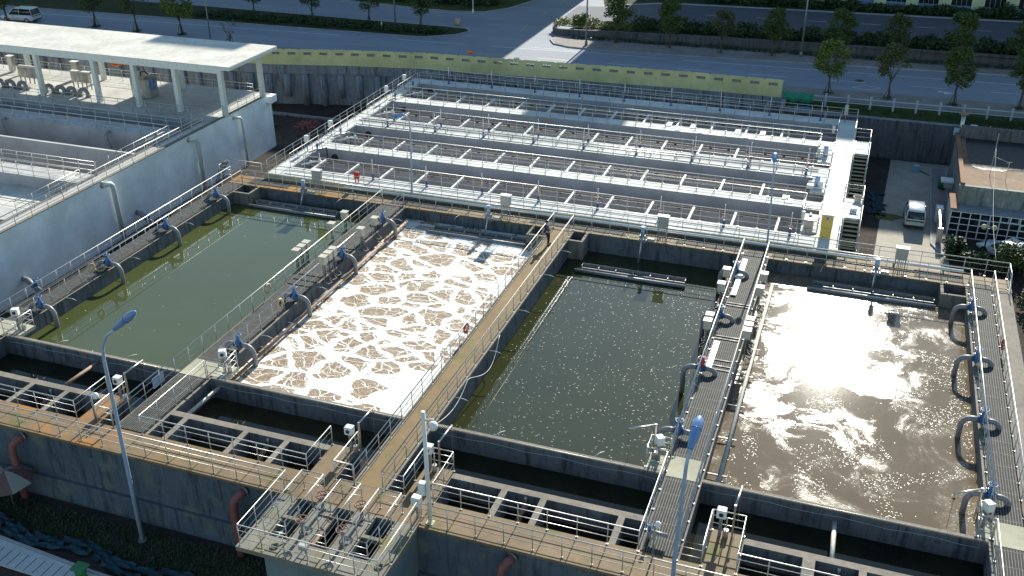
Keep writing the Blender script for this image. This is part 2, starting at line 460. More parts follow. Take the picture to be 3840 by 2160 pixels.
def water_foam():
    t = NT('foaming_brown_water')
    x, y, z = t.sep()
    base = t.comb(t.math('MULTIPLY', x, .82), t.math('MULTIPLY', y, 1.18), 0)
    warp = t.n.new('ShaderNodeVectorMath'); warp.operation = 'MULTIPLY_ADD'
    t.l.new(t.noisec(.42, 2, base), warp.inputs[0]); warp.inputs[1].default_value = (1.6,1.5,0); t.l.new(base, warp.inputs[2])
    wv = warp.outputs[0]
    warp2 = t.n.new('ShaderNodeVectorMath'); warp2.operation = 'MULTIPLY_ADD'
    t.l.new(t.noisec(1.9, 3, base), warp2.inputs[0]); warp2.inputs[1].default_value = (.24,.22,0); t.l.new(wv, warp2.inputs[2])
    wv = warp2.outputs[0]
    # boils: large rounded clusters; veins: finer cells inside
    clus = t.voro(.26, 'SMOOTH_F1', wv)
    big = t.voro(.62, 'DISTANCE_TO_EDGE', wv)
    fine = t.voro(1.35, 'DISTANCE_TO_EDGE', wv)
    thin = t.voro(2.9, 'DISTANCE_TO_EDGE', wv)
    lowf = t.noise(.13, 2, .5, t.coords((1,1,1),(31,9,0),base))
    open_ = t.math('MULTIPLY', t.math('SUBTRACT', t.math('MULTIPLY_ADD', t.math('SUBTRACT', lowf, .5), 2.0, t.math('MULTIPLY_ADD', x, -.05, .62)), clus), 2.8, clamp=True)
    nv = t.noise(1.3, 4, .6, t.coords((1,1,1),(7,3,0),base))
    width = t.math('MULTIPLY_ADD', open_, -.30, .34)
    m1 = t.math('MULTIPLY', t.math('SUBTRACT', big, t.math('MULTIPLY_ADD', nv, .10, t.math('SUBTRACT', width, .02))), 22., clamp=True)
    w2 = t.math('MULTIPLY_ADD', open_, -.12, .135)
    m2 = t.math('MULTIPLY', t.math('SUBTRACT', fine, w2), 34., clamp=True)
    m3 = t.math('MULTIPLY_ADD', t.math('SUBTRACT', thin, .015), 40., .45, clamp=True)
    brown = t.math('MULTIPLY', t.math('MULTIPLY', m1, m2), m3)
    spk = t.ramp(t.noise(9, 5, .75, wv), [(.54,0.),(.62,1.)])
    brown = t.math('MULTIPLY', brown, t.math('MULTIPLY_ADD', spk, -.30, 1.))
    fn = t.noise(5, 5, .7, wv)
    foam = t.mix(t.ramp(fn, [(.36,0.),(.60,1.)]), (.62,.60,.52), (.82,.83,.77))
    bcol = t.mix(t.ramp(t.noise(1.4, 4, .6), [(.3,0.),(.7,1.)]), (.26,.17,.095), (.35,.24,.145))
    c = t.mix(brown, foam, bcol)
    t.set(col=c, rough=t.math('MULTIPLY_ADD', brown, -.35, .6), ior=1.33)
    h = t.math('MULTIPLY_ADD', brown, -1., t.math('MULTIPLY', fn, .7))
    t.bump(h, .55, .07); return t.m
M['w_foam'] = water_foam()
def water_glare():
    t = NT('turbulent_brown_water')
    x, y, z = t.sep()
    base = t.comb(x, y, 0)
    warp = t.n.new('ShaderNodeVectorMath'); warp.operation = 'MULTIPLY_ADD'
    t.l.new(t.noisec(.20, 4, base), warp.inputs[0]); warp.inputs[1].default_value = (7.,7.,0); t.l.new(base, warp.inputs[2])
    wv = warp.outputs[0]
    sw = t.noise(.30, 7, .68, wv)
    patch = t.ramp(t.math('MULTIPLY_ADD', t.noise(3.2, 5, .75, wv), .16, sw), [(.565,0.),(.66,1.)])
    fine = t.noise(6., 5, .75, base); fine2 = t.noise(15., 3, .6, base)
    fl = t.ramp(t.noise(8.5, 4, .65, t.coords((1,1.5,1), (2,1,0))), [(.56,0.),(.63,1.)])
    scum = t.math('MULTIPLY', fl, t.math('MULTIPLY_ADD', patch, .85, .03))
    c = t.mix(scum, t.mix(t.ramp(sw, [(.4,0.),(.6,1.)]), (.125,.095,.06), (.165,.128,.085)), (.50,.45,.36))
    t.set(col=c, rough=t.math('MULTIPLY_ADD', patch, .09, .055), ior=1.33, spec=.5)
    h = t.math('ADD', t.math('MULTIPLY', fine, .6), t.math('MULTIPLY', fine2, .35))
    h2 = t.math('MULTIPLY', h, t.math('MULTIPLY_ADD', patch, .62, .38))
    h3 = t.math('ADD', h2, t.math('MULTIPLY', t.noise(2.6, 5, .7, base), .22))
    t.bump(h3, .28, .020); return t.m
M['w_glare'] = water_glare()
def water_lane():
    t = NT('brown_lane_water')
    c = t.mix(t.ramp(t.noise(.5, 4, .6), [(.3,0.),(.7,1.)]), (.12,.13,.15), (.16,.165,.18))
    t.set(col=c, rough=.12, ior=1.33); t.bump(t.noise(4, 3, .5), .2, .03); return t.m
M['w_lane'] = water_lane()
def water_lane_sky():
    t = NT('sky_reflection_lane_water')
    t.set(col=t.mix(t.ramp(t.noise(.6, 4, .6), [(.3,0.),(.7,1.)]), (.035,.07,.13), (.05,.09,.15)), rough=.05, ior=1.4); t.bump(t.noise(3, 3, .5), .05, .03); return t.m  # blue of the reflected sky put into the base colour
M['w_lane_sky'] = water_lane_sky()
# ================================================================ railings
R_TOP, R_MID, R_POST = .030, .018, .024
_post = {}
def post_mesh(h):
    if h not in _post:
        m = MB(); m.cyl((0,0,0),(0,0,h), R_POST, 6); m.cyl((0,0,0),(0,0,.035), .055, 8)
        _post[h] = m.data('post', M['steel'])
    return _post[h]
def railing(label, pts, z=0., h=1.1, step=1.25, closed=False, mids=(.37,.73), group=None, name='safety_railing', cat='railing'):
    P = [Vector((p[0],p[1],p[2] if len(p) > 2 else z)) for p in pts]
    if closed: P.append(P[0].copy())
    t = thing(name, label, cat, tuple(P[0]), group)
    o0 = P[0]
    m = MB(); m.tube([p+Vector((0,0,h)) for p in P], R_TOP, 6); m.build('top_rail', M['steel'], t)
    for k in mids:
        m = MB()
        for a, b in zip(P, P[1:]): m.cyl(a+Vector((0,0,h*k)), b+Vector((0,0,h*k)), R_MID, 5)
        m.build('mid_rail', M['steel'], t)
    spots = []
    for a, b in zip(P, P[1:]):
        L = (b-a).length; n = max(1, round(L/step))
        for i in range(n): spots.append(a+(b-a)*(i/n))
    if not closed: spots.append(P[-1])
    me = post_mesh(h)
    for p in spots:
        o = bpy.data.objects.new('post', me); COL.objects.link(o); o.parent = t; o.location = p-o0
    return t

# ================================================================ main treatment tanks
YF, YI, YC0, YC1, YB, YD = -1.5, 0.1, 5.25, 5.55, 29.7, 31.4
TX = [(-26.5,-14.75), (-12.75,-1.5), (.1,11.55), (13.35,25.3)]
holes = []
for a, b in TX:
    holes += [(a,b,YC1,YB), (a,b,2.28,YC0)]
cells = [(-26.5,-21.55),(-21.25,-19.3),(-19.0,-16.9), (-12.75,-11.95),(-11.65,-8.5),(-8.2,-6.2),(-5.9,-3.85),
         (2.5,4.95),(5.25,6.8),(7.1,10.35),(10.65,11.55), (15.7,18.1),(18.6,20.3),(20.6,23.9),(24.2,25.3)]
for a, b in cells: holes.append((a,b,YI,1.9))
for a, b in ((-15.6,-14.75),(-2.4,-1.5),(.1,1.05),(13.35,14.25)): holes.append((a,b,YI,2.28))
tank = thing('treatment_tank', 'large stained concrete tank block holding four open water basins and walkways', 'tank', (0,0,-4))
def split_top(mb, ztop):
    top, rest = MB(), MB()
    for f in mb.f:
        ps = [mb.v[i] for i in f]
        (top if all(abs(p[2]-ztop) < 1e-5 for p in ps) else rest).face(ps)
    return top, rest
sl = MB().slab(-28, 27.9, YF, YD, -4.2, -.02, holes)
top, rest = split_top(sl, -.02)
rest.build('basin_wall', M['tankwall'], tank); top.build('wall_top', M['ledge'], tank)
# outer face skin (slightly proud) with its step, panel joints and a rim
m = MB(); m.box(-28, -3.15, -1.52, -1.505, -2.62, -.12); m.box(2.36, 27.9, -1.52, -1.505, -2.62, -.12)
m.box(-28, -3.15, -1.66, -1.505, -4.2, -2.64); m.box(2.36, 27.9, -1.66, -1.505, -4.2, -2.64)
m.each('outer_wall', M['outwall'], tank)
m = MB()
for x in (-24.5,-14.7,-8.9,4.3,9.4,14.5,20.): m.box(x, x+.05, -1.535, -1.521, -2.6, -.15)
for x in (-19.5,-12.6,-6.1): m.box(x, x+.06, -1.675, -1.661, -4.1, -2.66)
m.each('wall_joint', M['tankwall'], tank)
# decks
m = MB(); m.box(-28, 27.95, -1.62, 0.08, -.14, 0.); m.build('front_deck', M['deck'], tank)
m = MB(); m.box(-28, 27.95, YB-.03, 31.32, -.1, 0.); m.build('rear_deck', M['deck'], tank)
m = MB()
for a, b in ((-16.88,-15.62),(-3.83,-2.42),(1.07,2.46),(14.27,15.66)): m.box(a, b, .085, 2.4, -.12, -.002)
m.each('gangway', M['deck'], tank)
m = MB(); m.box(-1.32, -.08, .085, 29.66, -.1, .004); m.build('centre_walkway', M['walk_brown'], tank)
m = MB(); m.box(-1.55, -1.335, .1, 29.6, -.12, .03); m.box(-.065, .14, .1, 29.6, -.12, .03); m.each('walkway_kerb', M['ledge'], tank)
for x0, x1, k in ((-27.9,-26.62,'grate_y'),(-14.62,-12.92,'grate_y'),(11.72,13.2,'grate_y'),(25.52,26.78,'grate_y')):
    for y0, y1 in ((.1,5.2),(6.8,30.2 if x0 > 0 else 29.66)):
        m = MB(); m.box(x0, x1, y0, y1, -.03, .035); m.build('walkway_grating', M[k], tank)
    m = MB(); m.box(x0-.02, x1+.02, 5.22, 6.78, -.08, .05); m.build('concrete_slab', M['slab_pale'], tank)
m = MB()
for x0, x1, ys in ((-14.6,-12.94,(16.2,16.9,17.6,21.5,21.9)), (11.74,13.18,(14.9,15.3,15.9,18.2,18.5,22.3,22.6))):
    for y in ys: m.box(x0, x1, y, y+.1, .036, .075)
m.each('grating_frame', M['black'], tank)
for x0, x1 in ((-14.2,-9.6),(-3.3,3.6),(7.1,11.6),(11.9,13.1),(13.5,18.0),(22.3,25.2),(-26.4,-22.9)):
    m = MB(); m.box(x0, x1, 29.98, 31.08, .001, .018); m.build('deck_grating', M['grate_x'], tank)
# loose white lids lying along the third walkway
m = MB()
for y0, y1 in ((23.6,28.8),(14.9,17.8)): m.box(11.8, 12.12, y0, y1, .09, .14)
m.each('cable_cover', M['boxwhite'], tank)
# small slabs carrying the gate drives
m = MB(); m.box(-26.6,-25.7,5.56,6.75,-.16,.03); m.box(-12.9,-11.95,5.56,6.75,-.16,.03); m.box(10.7,11.7,5.56,6.65,-.16,.03); m.box(24.85,25.5,5.56,6.6,-.16,.03)
m.each('drive_slab', M['slab_pale'], tank)
# overflow wells in the rear corners
for a, b in ((-26.5,-25.05),(-2.9,-1.5),(.1,1.15),(23.85,25.3)):
    left = a < -20 or a == .1
    m = MB(); m.box(a, b, 28.15, 28.32, -2.2, -.01)
    if left: m.box(b-.18, b, 28.33, 29.69, -2.2, -.01)
    else: m.box(a, a+.18, 28.33, 29.69, -2.2, -.01)
    m.build('overflow_well', M['ledge'], tank)
# dividing wall cap, thin cable and pipe on it
for a, b in TX:
    m = MB(); m.box(a+.003, b-.003, 5.26, 5.54, -.019, .02); m.build('weir_cap', M['ledge'], tank)
    m = MB(); m.tube([(a+(b-a)*i/12, 5.225, -.22-.10*math.sin(i*.9+a)**2) for i in range(13)], .012, 4); m.build('sagging_cable', M['cable'], tank)
    m = MB(); m.cyl((a,5.32,.05),(b,5.32,.05), .022, 5); m.build('thin_pipe', M['steel'], tank)

def water(name, mat, x0, x1, y0, y1, z):
    m = MB(); m.face([(x0,y0,z),(x1,y0,z),(x1,y1,z),(x0,y1,z)]); return struct(name, m, mat)
water('basin_water', M['w_green'], *TX[0], YC1, YB, -.95)
water('basin_water', M['w_foam'], *TX[1], YC1, YB, -.90)
water('basin_water', M['w_dark'], *TX[2], YC1, YB, -1.38)
water('basin_water', M['w_glare'], *TX[3], YC1, YB, -.90)
for a, b in TX: water('channel_water', M['w_black'] if a != -12.75 else M['w_pit'], a, b, YI, YC0, -1.12)

# scum flecks on the third basin
rnd = random.Random(3)
m = MB()
for i in range(1500):
    x, y = rnd.uniform(.3, 11.4), rnd.uniform(5.8, 26.2)
    if rnd.random() < .35*(1-(x/11.4)): continue
    L, W = rnd.uniform(.02,.07), rnd.uniform(.006,.014); a = rnd.gauss(.1,.7); c, s_ = math.cos(a), math.sin(a); k = rnd.uniform(-.03,.03)
    q = [(-L,0),(-L*.4,W+k),(L*.5,W*.8+k),(L,0),(L*.4,-W+k),(-L*.5,-W*.7+k)]
    m.face([(x+c*u-s_*v, y+s_*u+c*v, -1.374) for u,v in q])
o = m.build('floating_scum', M['foamfleck']); tag(o, 'pale scum flecks drifting on the dark third basin', 'scum', kind='stuff')

from mathutils import noise as mnoise
def flecks(n, x0, x1, y0, y1, z, l0, l1, dens, seed):
    rr = random.Random(seed); m = MB(); k = 0; tries = 0
    while k < n and tries < n*30:
        tries += 1
        x, y = rr.uniform(x0,x1), rr.uniform(y0,y1)
        if rr.random() > dens(x, y): continue
        k += 1
        L = rr.uniform(l0,l1); W = L*rr.uniform(.3,.6); a = rr.uniform(0,PI); c, s_ = math.cos(a), math.sin(a)
        m.face([(x+c*u-s_*v, y+s_*u+c*v, z) for u,v in ((-L,0),(-L*.3,W),(L*.6,W*.7),(L,0),(L*.3,-W))])
    return m
def swirl(x, y):
    w = mnoise.noise_vector(Vector((x*.16,y*.16,3.1)))*3.2
    v = mnoise.fractal(Vector((x*.30+w.x, y*.30+w.y, 1.7)), .6, 2.1, 5)
    return max(.02, min(1, (v-.02)*3.2))**1.5
o = flecks(3800, 13.5, 25.2, 5.7, 27.6, -.894, .018, .055, swirl, 12).build('foam_bubbles', M['foamfleck'])
tag(o, 'pale bubbles and scum swirling on the brown glaring basin', 'bubbles', kind='stuff')
o = flecks(70, -26.2, -15, 5.8, 27.5, -.944, .02, .06, lambda x, y: 1 if x < -24 else .35, 13).build('floating_scum', M['foamfleck'])
tag(o, 'few tiny pale flecks floating on the green basin', 'scum', kind='stuff')

# ---------------- railings of the tank block
railing('railing between the far left grating walkway and the green basin', [(-26.7,6.72),(-26.7,29.82)])
railing('short railing at the left end of the rear deck over the green basin', [(-26.7,29.86),(-14.72,29.86)])
railing('railing on the green basin side of the walkway with beige boxes', [(-14.65,29.82),(-14.65,.02)])
railing('outermost left railing beside the mint white wall', [(-27.95,-1.4),(-27.95,30.27),(-29.0,30.29),(-29.0,31.6),(-26.0,31.6)])
railing('railing between rear deck and the pale filter basin', [(-26.0,31.52),(27.75,31.52)], step=1.28)
railing('railing on the foaming basin side of the boxed walkway', [(-12.97,29.82),(-12.97,6.78)])
railing('rear deck railing above the foaming basin', [(-12.97,29.86),(-1.45,29.86)])
railing('railing of the brown central walkway on its foam side', [(-1.42,29.82),(-1.42,.02)])
railing('railing of the brown central walkway on its dark water side', [(0,29.82),(0,0),(1.05,0),(1.05,2.3)])
railing('rear deck railing above the speckled dark basin', [(0,29.86),(11.65,29.86)])
railing('railing on the speckled basin side of the pipe arch walkway', [(11.65,29.82),(11.65,6.7)])
railing('railing on the glaring basin side of the pipe arch walkway', [(13.25,29.82),(13.25,0),(14.25,0),(14.25,2.3)])
railing('rear deck railing above the glaring brown basin', [(13.25,29.86),(25.45,29.86)])
railing('railing between the glaring basin and the far right walkway', [(25.45,29.82),(25.45,6.65)])
railing('outermost right railing along the grating walkway', [(26.78,30.1),(26.78,-1.4)])
railing('short railing at the right end of the rear deck', [(27.75,31.45),(27.75,30.0),(27.75,27.5,-2.2)])
railing('inner front railing at the bottom left behind the lamp', [(-27.9,0),(-16.87,0),(-16.87,2.35)])
railing('small railing beside the left gangway box', [(-15.6,2.38),(-15.6,.02),(-14.7,.02)])
railing('inner front railing before the foaming basin pits', [(-12.97,5.3),(-12.97,0),(-3.82,0),(-3.82,2.33)])
railing('short railing left of the central walkway near the front', [(-2.4,2.33),(-2.4,0),(-1.45,0)])
railing('inner front railing before the dark basin pits', [(11.65,5.6),(11.65,0),(2.45,0),(2.45,2.35),(1.32,2.38)])
railing('inner front railing at the bottom right', [(25.45,5.6),(25.45,0),(15.64,0),(15.64,2.33),(14.3,2.33)])
railing('right hand drive platform railing on the glaring basin', [(25.4,6.62),(24.86,6.62),(24.86,5.6),(25.4,5.6)], step=.9)
railing('drive platform railing at the near corner of the speckled basin', [(11.6,6.64),(10.68,6.64),(10.68,5.62),(11.6,5.62)], step=.9)
railing('drive platform railing at the near corner of the foaming basin', [(-13.0,6.76),(-11.98,6.74),(-11.8,5.36),(-12.9,5.34)], step=.9)
railing('drive platform railing at the near corner of the green basin', [(-26.65,6.72),(-25.7,6.72),(-25.7,5.4),(-26.65,5.4)], step=.9)
railing('outer front railing left of the valve platform', [(-27.9,-1.4),(-4.2,-1.4)], step=1.22)
railing('outer front railing right of the valve platform', [(2.45,-1.4),(27.8,-1.4)], step=1.24)
railing('railing round the projecting valve platform', [(-4.1,-1.3),(-4.1,-5.12),(2.33,-5.12),(2.33,-1.0)], step=1.15)
railing('left railed pit guard on the valve platform', [(-3.4,-1.03),(-2.34,-1.03),(-2.34,-4.3),(-3.4,-4.3)], closed=True, step=1.1)
railing('middle railed pit guard on the valve platform', [(-1.46,-1.06),(-.49,-1.06),(-.49,-4.28),(-1.46,-4.28)], closed=True, step=1.1)
railing('right railed pit guard on the valve platform', [(.4,-1.06),(1.46,-1.06),(1.46,-4.34),(.4,-4.34)], closed=True, step=1.1)

# ---------------- valve platform
vp = thing('valve_platform', 'projecting grey concrete platform with three railed pits at the front edge', 'platform', (-1,-3.3,-4))
ph = [(-3.3,-2.42,-4.2,-3.0),(-3.3,-2.42,-2.82,-1.66),(-1.38,-.56,-4.2,-1.66),(.48,1.38,-4.2,-3.0),(.48,1.38,-2.82,-1.66)]
sl = MB().slab(-4.25, 2.42, -5.25, -1.63, -.22, .006, ph); sl.build('floor_slab', M['plat'], vp)
sl = MB().slab(-3.12, 2.3, -4.95, -1.53, -4.2, -.225, [(-3.0,-.4,-4.8,-1.6),(.3,2.1,-4.8,-1.6)]); sl.build('support_wall', M['mintgrey'], vp)
water('pit_water', M['w_pit'], -3.1, 2.2, -4.9, -1.55, -1.3)
m = MB(); m.cyl((-1.95,-2.35,.02),(.2,-2.35,.02), .04, 6); m.build('rusty_bar', M['pipe_rust'], vp)
m = MB(); m.box(-1.36,-1.2,-4.1,-2.3,-.2,-.02); m.build('rusty_gate', M['pipe_rust'], vp)
def handwheel_mb(mb, c, R, ax='z'):
    mb.torus(c, R, R*.11, ax, 18, 6)
    for k in range(4):
        a = PI/4+k*PI/2; d = {'z':(math.cos(a),math.sin(a),0),'x':(0,math.cos(a),math.sin(a)),'y':(math.cos(a),0,math.sin(a))}[ax]
        mb.cyl(c, (c[0]+d[0]*R,c[1]+d[1]*R,c[2]+d[2]*R), R*.08, 5)
    mb.sphere(c, R*.2, 8, 6)
def wheel_stand(x, y, label):
    t = thing('gate_handwheel', label, 'handwheel', (x,y,0), 'rusty handwheels on the valve platform')
    m = MB(); m.cyl((x,y,0),(x,y,.12),.13,10); m.tube([(x,y,.1),(x,y,.3),(x,y,.6),(x,y,.72)],[.09,.075,.085,.06],10); m.build('pedestal', M['galv'], t)
    m = MB(); handwheel_mb(m, (x,y,.8), .26); m.build('wheel', M['wheel'], t)
wheel_stand(-1.93,-1.98,'rusty handwheel between left and middle pits, farther from the platform edge')
wheel_stand(-1.95,-3.65,'rusty handwheel between left and middle pits, nearer the platform edge')
wheel_stand(-.03,-1.98,'rusty handwheel between middle and right pits, farther from the platform edge')
wheel_stand(-.03,-3.65,'rusty handwheel between middle and right pits, nearer the platform edge')

# ---------------- aeration pipe arches with blue valves
def arch(x, y, d, label, tankz, h=.42):
    # x: rail line, d: +1 when the basin lies towards +x
    t = thing('aeration_pipe', label, 'pipe', (x,y,0), 'bent air pipes with blue valves along the walkways')
    r = .135
    p = [(x+d*.92,y,tankz-.35),(x+d*.92,y,-.15)]
    for k in range(1,7):
        a = k*PI/12; p.append((x+d*(.92-.5*(1-math.cos(a))), y, -.15+.5*math.sin(a)+.0))
    p += [(x+d*.2,y,.35)]
    m = MB(); m.tube(p, r, 12); m.build('drop_elbow', M['pipe_grey'], t)
    q = [(x-d*.18,y,.35),(x-d*.42,y,.35)]
    for k in range(1,7):
        a = k*PI/12; q.append((x-d*(.42+.36*math.sin(a)), y, .35-.36*(1-math.cos(a))))
    q.append((x-d*.78,y,.04))
    m = MB(); m.tube(q, r, 12); m.build('riser_elbow', M['pipe_grey'], t)
    m = MB()
    for s_ in (-.2,.2): m.cyl((x+s_-.025,y,.35),(x+s_+.025,y,.35),.2,14)
    m.each('flange', M['blue_dark'], t)
    m = MB(); m.tube([(x,y,.12),(x,y,.25),(x,y,.5),(x,y,.72),(x,y,.86)],[.12,.19,.17,.10,.07],12); m.cyl((x-.19,y,.35),(x+.19,y,.35),.15,12)
    v = m.build('valve_body', M['blue'], t)
    m = MB(); handwheel_mb(m, (x,y,.96), .19); m.cyl((x,y,.85),(x,y,1.08),.02,6); m.build('handwheel', M['lamp'], v)
ords = ['nearest','second nearest','third nearest','farthest']
for i, y in enumerate((8.4,14.4,20.4,26.4)):
    arch(-26.7, y, 1, '%s bent grey pipe with blue valve on the left edge of the green basin' % ords[i], -.95)
    arch(-12.97, y, 1, '%s bent grey pipe with blue valve beside the foaming basin' % ords[i], -.9)
    arch(11.65, y, -1, '%s pipe arch with blue valve beside the speckled dark basin' % ords[i], -1.38)
    arch(25.45, y-.25, -1, '%s pipe arch with blue valve beside the glaring basin' % ords[i], -.9)
# long pipes fixed low along basin walls
def longpipe(label, pts, r, mat, brackets=(), name='wall_pipe', cat='pipe'):
    t = thing(name, label, cat, pts[0])
    m = MB(); m.tube(pts, r, 10); m.build('pipe', mat, t)
    if brackets:
        m = MB()
        for b in brackets: m.box(*b)
        m.each('bracket', M['galv'], t)
    return t
longpipe('long rusty pipe running low along the left wall of the foaming basin', [(-12.2,5.7,-.62),(-12.2,15,-.6),(-12.2,28.6,-.62)], .10, M['pipe_rust'], [(-12.75,-12.05,y,y+.06,-.75,-.69) for y in (7,10,13,16,19,22,25,28)])
longpipe('mottled pipe running low along the left wall of the glaring basin', [(13.95,5.7,-.62),(13.95,15,-.6),(13.95,27.2,-.62)], .11, M['pipe_white'], [(13.36,14.25,y,y+.06,-.76,-.70) for y in (7,10,13,16,19,22,25)])
longpipe('rusty pipe running low along the right wall of the speckled basin', [(11.1,19.5,-.7),(11.1,28.6,-.7)], .10, M['pipe_rust'], [(10.9,11.54,y,y+.06,-.84,-.78) for y in (21,24,27)])
longpipe('round white pipe lying along the rear deck kerb', [(-18.6,31.22,.26),(4,31.2,.26),(25.2,31.2,.26)], .10, M['boxwhite'], [(x,x+.08,31.1,31.3,0,.17) for x in range(-18,26,3)])
longpipe('brown pipe spanning the left front channel', [(-20.0,5.24,-.36),(-20.15,1.95,-.36)], .10, M['pipe_rust'])
longpipe('flaking white pipe spanning the channel before the foaming basin', [(-12.2,5.24,-.36),(-12.3,1.95,-.36)], .10, M['pipe_white'])
longpipe('flaking cream pipe spanning the right front channel', [(19.2,5.24,-.5),(19.25,1.95,-.36)], .10, M['pipe_white'])
for y, z in ((2.6,-.5),): pass
for i, (x0, mt) in enumerate(((-7.2,'pipe_rust'),(6.02,'pipe_rust'),(-20.3,'pipe_rust'),(19.45,'pipe_rust'))):
    t = thing('pit_pipe', ['rusty pipe elbow inside the foaming basin front pit','rusty pipe elbow inside the dark basin front pit','rusty pipe elbow inside the left front pit','rusty pipe elbow inside the right front pit'][i], 'pipe', (x0,1.6,-1))
    m = MB(); m.tube([(x0+.1,1.89,-.55),(x0+.1,1.5,-.55),(x0+.05,1.3,-.62),(x0,1.2,-.85),(x0,1.2,-1.4)], .15, 10); m.build('elbow', M['pipe_rust'], t)
    m = MB(); m.cyl((x0+.1,1.82,-.25),(x0+.1,1.82,-.1),.07,8); m.cyl((x0+.1,1.82,-.5),(x0+.1,1.82,-.25),.03,6); m.build('valve', M['boxgrey'], t)

# white hose sagging along the central walkway
hp = []
for i in range(31):
    q = i/30; y = 14.6-9.2*q; k = math.sin(PI*min(1, q*1.9))**1.2 if q < .53 else .45*math.sin(PI*(q-.53)/.47)
    hp.append((.17+.28*k, y, .02-.75*k))
m = MB(); m.tube(hp, .02, 6); tag(m.build('hose', M['cable']), 'pale hose sagging over the dark water side of the central walkway', 'hose')

# ---------------- little sampling spouts along the walls
sp = MB(); sp.tube([(0,0,0),(.45,0,.03),(.75,0,-.05)], .018, 5)
first = None
def spout(x, y, rz, where):
    global first
    lab = 'thin pale spout sticking out over %s' % where
    if first is None:
        o = MB().tube([(0,0,0),(.45,0,.03),(.78,0,-.05)], .02, 5).build('spout', M['cable']); first = o
        tag(o, lab, 'spout', 'thin spouts over the basins')
    else:
        o = first.copy(); COL.objects.link(o); o['label'] = lab
    o.location = (x,y,-.03); o.rotation_euler = (0,0,rz)
for k, y in enumerate((8.0,12.9,17.8,22.7,26.4)): spout(.1, y, 0, 'the speckled basin from the central walkway, number %d from the front' % (k+1) if 0 else 'the speckled basin, %s from the central walkway' % ['nearest','second nearest','middle','second farthest','farthest'][k])
for k, y in enumerate((10.2,16.2,22.1)): spout(-26.5, y, 0, 'the green basin, %s on its left wall' % ['nearest','middle','farthest'][k])
for k, y in enumerate((10.2,16.5,27.5)): spout(-12.75, y, 0, 'the foaming basin, %s on its left wall' % ['nearest','middle','farthest'][k])
for k, x in enumerate((-23.2,-18.5)): spout(x, 5.5, 1.1, 'the green basin, %s on its near wall' % ['left','right'][k])
for k, x in enumerate((3.2,8.2)): spout(x, 5.5, 1.1, 'the speckled basin, %s on its near wall' % ['left','right'][k])
for k, x in enumerate((-18.,-8.5,16.8)): spout(x, 29.7, -1.7, 'the %s basin from the rear deck' % ['green','foaming','glaring'][k])

# ---------------- decanting troughs
def trough(x0, x1, y, z, label):
    t = thing('decanter_trough', label, 'trough', ((x0+x1)/2,y,z), 'floating decanter troughs at the rear of the basins')
    m = MB()
    m.box(x0,x1,y+.78,y+.82,z-.25,z+.10); m.box(x0,x1,y+.42,y+.78,z-.25,z-.2); m.box(x0,x1,y+.40,y+.44,z-.2,z-.04)
    m.box(x0,x0+.03,y+.44,y+.78,z-.2,z+.08); m.box(x1-.03,x1,y+.44,y+.78,z-.2,z+.08)
    m.build('channel', M['galv'], t)
    m = MB()
    n = 6
    for i in range(1,n): 
        x = x0+(x1-x0)*i/n; m.box(x-.02,x+.02,y+.45,y+.77,z-.19,z+.04)
    m.each('divider', M['boxgrey'], t)
    m = MB(); m.tube([(x0-.35,y,z-.12),(x1+.1,y,z-.12)], .12, 10); m.build('float_pipe', M['galv'], t)
    return t
trough(-24.7,-17.8,27.95,-.72,'floating decanter trough at the rear of the green basin')
trough(-10.,-2.9,27.95,-.70,'floating decanter trough at the rear of the foaming basin')
trough(1.5,8.5,26.35,-1.15,'floating decanter trough at the rear of the speckled basin')
trough(16.4,23.6,27.85,-.70,'floating decanter trough at the rear of the glaring basin')
def actuator(x, label, zlow):
    t = thing('decanter_actuator', label, 'actuator', (x,29.5,0), 'slanted decanter rods at the rear deck')
    m = MB(); m.tube([(x,29.45,1.15),(x,29.4,.45)], .14, 12); m.tube([(x,29.4,.45),(x,29.3,.1)], .09, 10); m.build('motor', M['lampw'], t)
    m = MB(); m.cyl((x-.02,29.35,.3),(x-.08,28.85,zlow), .055, 8); m.build('rod', M['steel'], t)
    m = MB(); m.box(x-.28,x+.28,29.38,29.62,.0,.18); m.box(x-.2,x-.13,29.3,29.6,.15,.5); m.box(x+.13,x+.2,29.3,29.6,.15,.5); m.each('bracket', M['galv'], t)
    m = MB(); m.bbox(x+.3,x+.8,29.45,29.75,.08,.3); m.build('gear_case', M['boxgrey'], t)
for x, w, zl in ((-21.05,'green',-.8),(-6.15,'foaming',-.8),(4.98,'speckled',-1.3),(20.0,'glaring',-.8)): actuator(x, 'grey slanted actuator rod at the rear of the %s basin' % w, zl)
def cabinet(x, label):
    y = 30.0
    t = thing('control_cabinet', label, 'cabinet', (x,y,0), 'grey control cabinets on legs along the rear deck')
    m = MB(); m.bbox(x-.36,x+.36,y-.17,y+.17,1.15,1.85); m.build('cabinet_box', M['boxgrey'], t)
    m = MB(); m.box(x-.40,x+.40,y-.22,y+.22,1.852,1.9); m.build('rain_cover', M['boxwhite'], t)
    for s_ in (-.3,.3): MB().box(x+s_-.03,x+s_+.03,y-.03,y+.03,0,1.15).build('leg', M['galv'], t)
    m = MB()
    for k in (-.16,-.06,.05,.15): m.tube([(x+k,y-.08,1.15),(x+k,y-.1,.3),(x+k*1.4,y-.2,.03)], .022, 5)
    m.each('conduit', M['galv'], t)
    m = MB(); m.tube([(x+.1,y-.1,.06),(x+.5,y-.1,.12),(x+.8,y-.12,.45)], .02, 5); m.build('cable', M['cable'], t)
for x, w in ((-20.15,'green'),(-5.05,'foaming'),(6.2,'speckled'),(21.35,'glaring')): cabinet(x, 'grey control cabinet on legs behind the %s basin' % w)

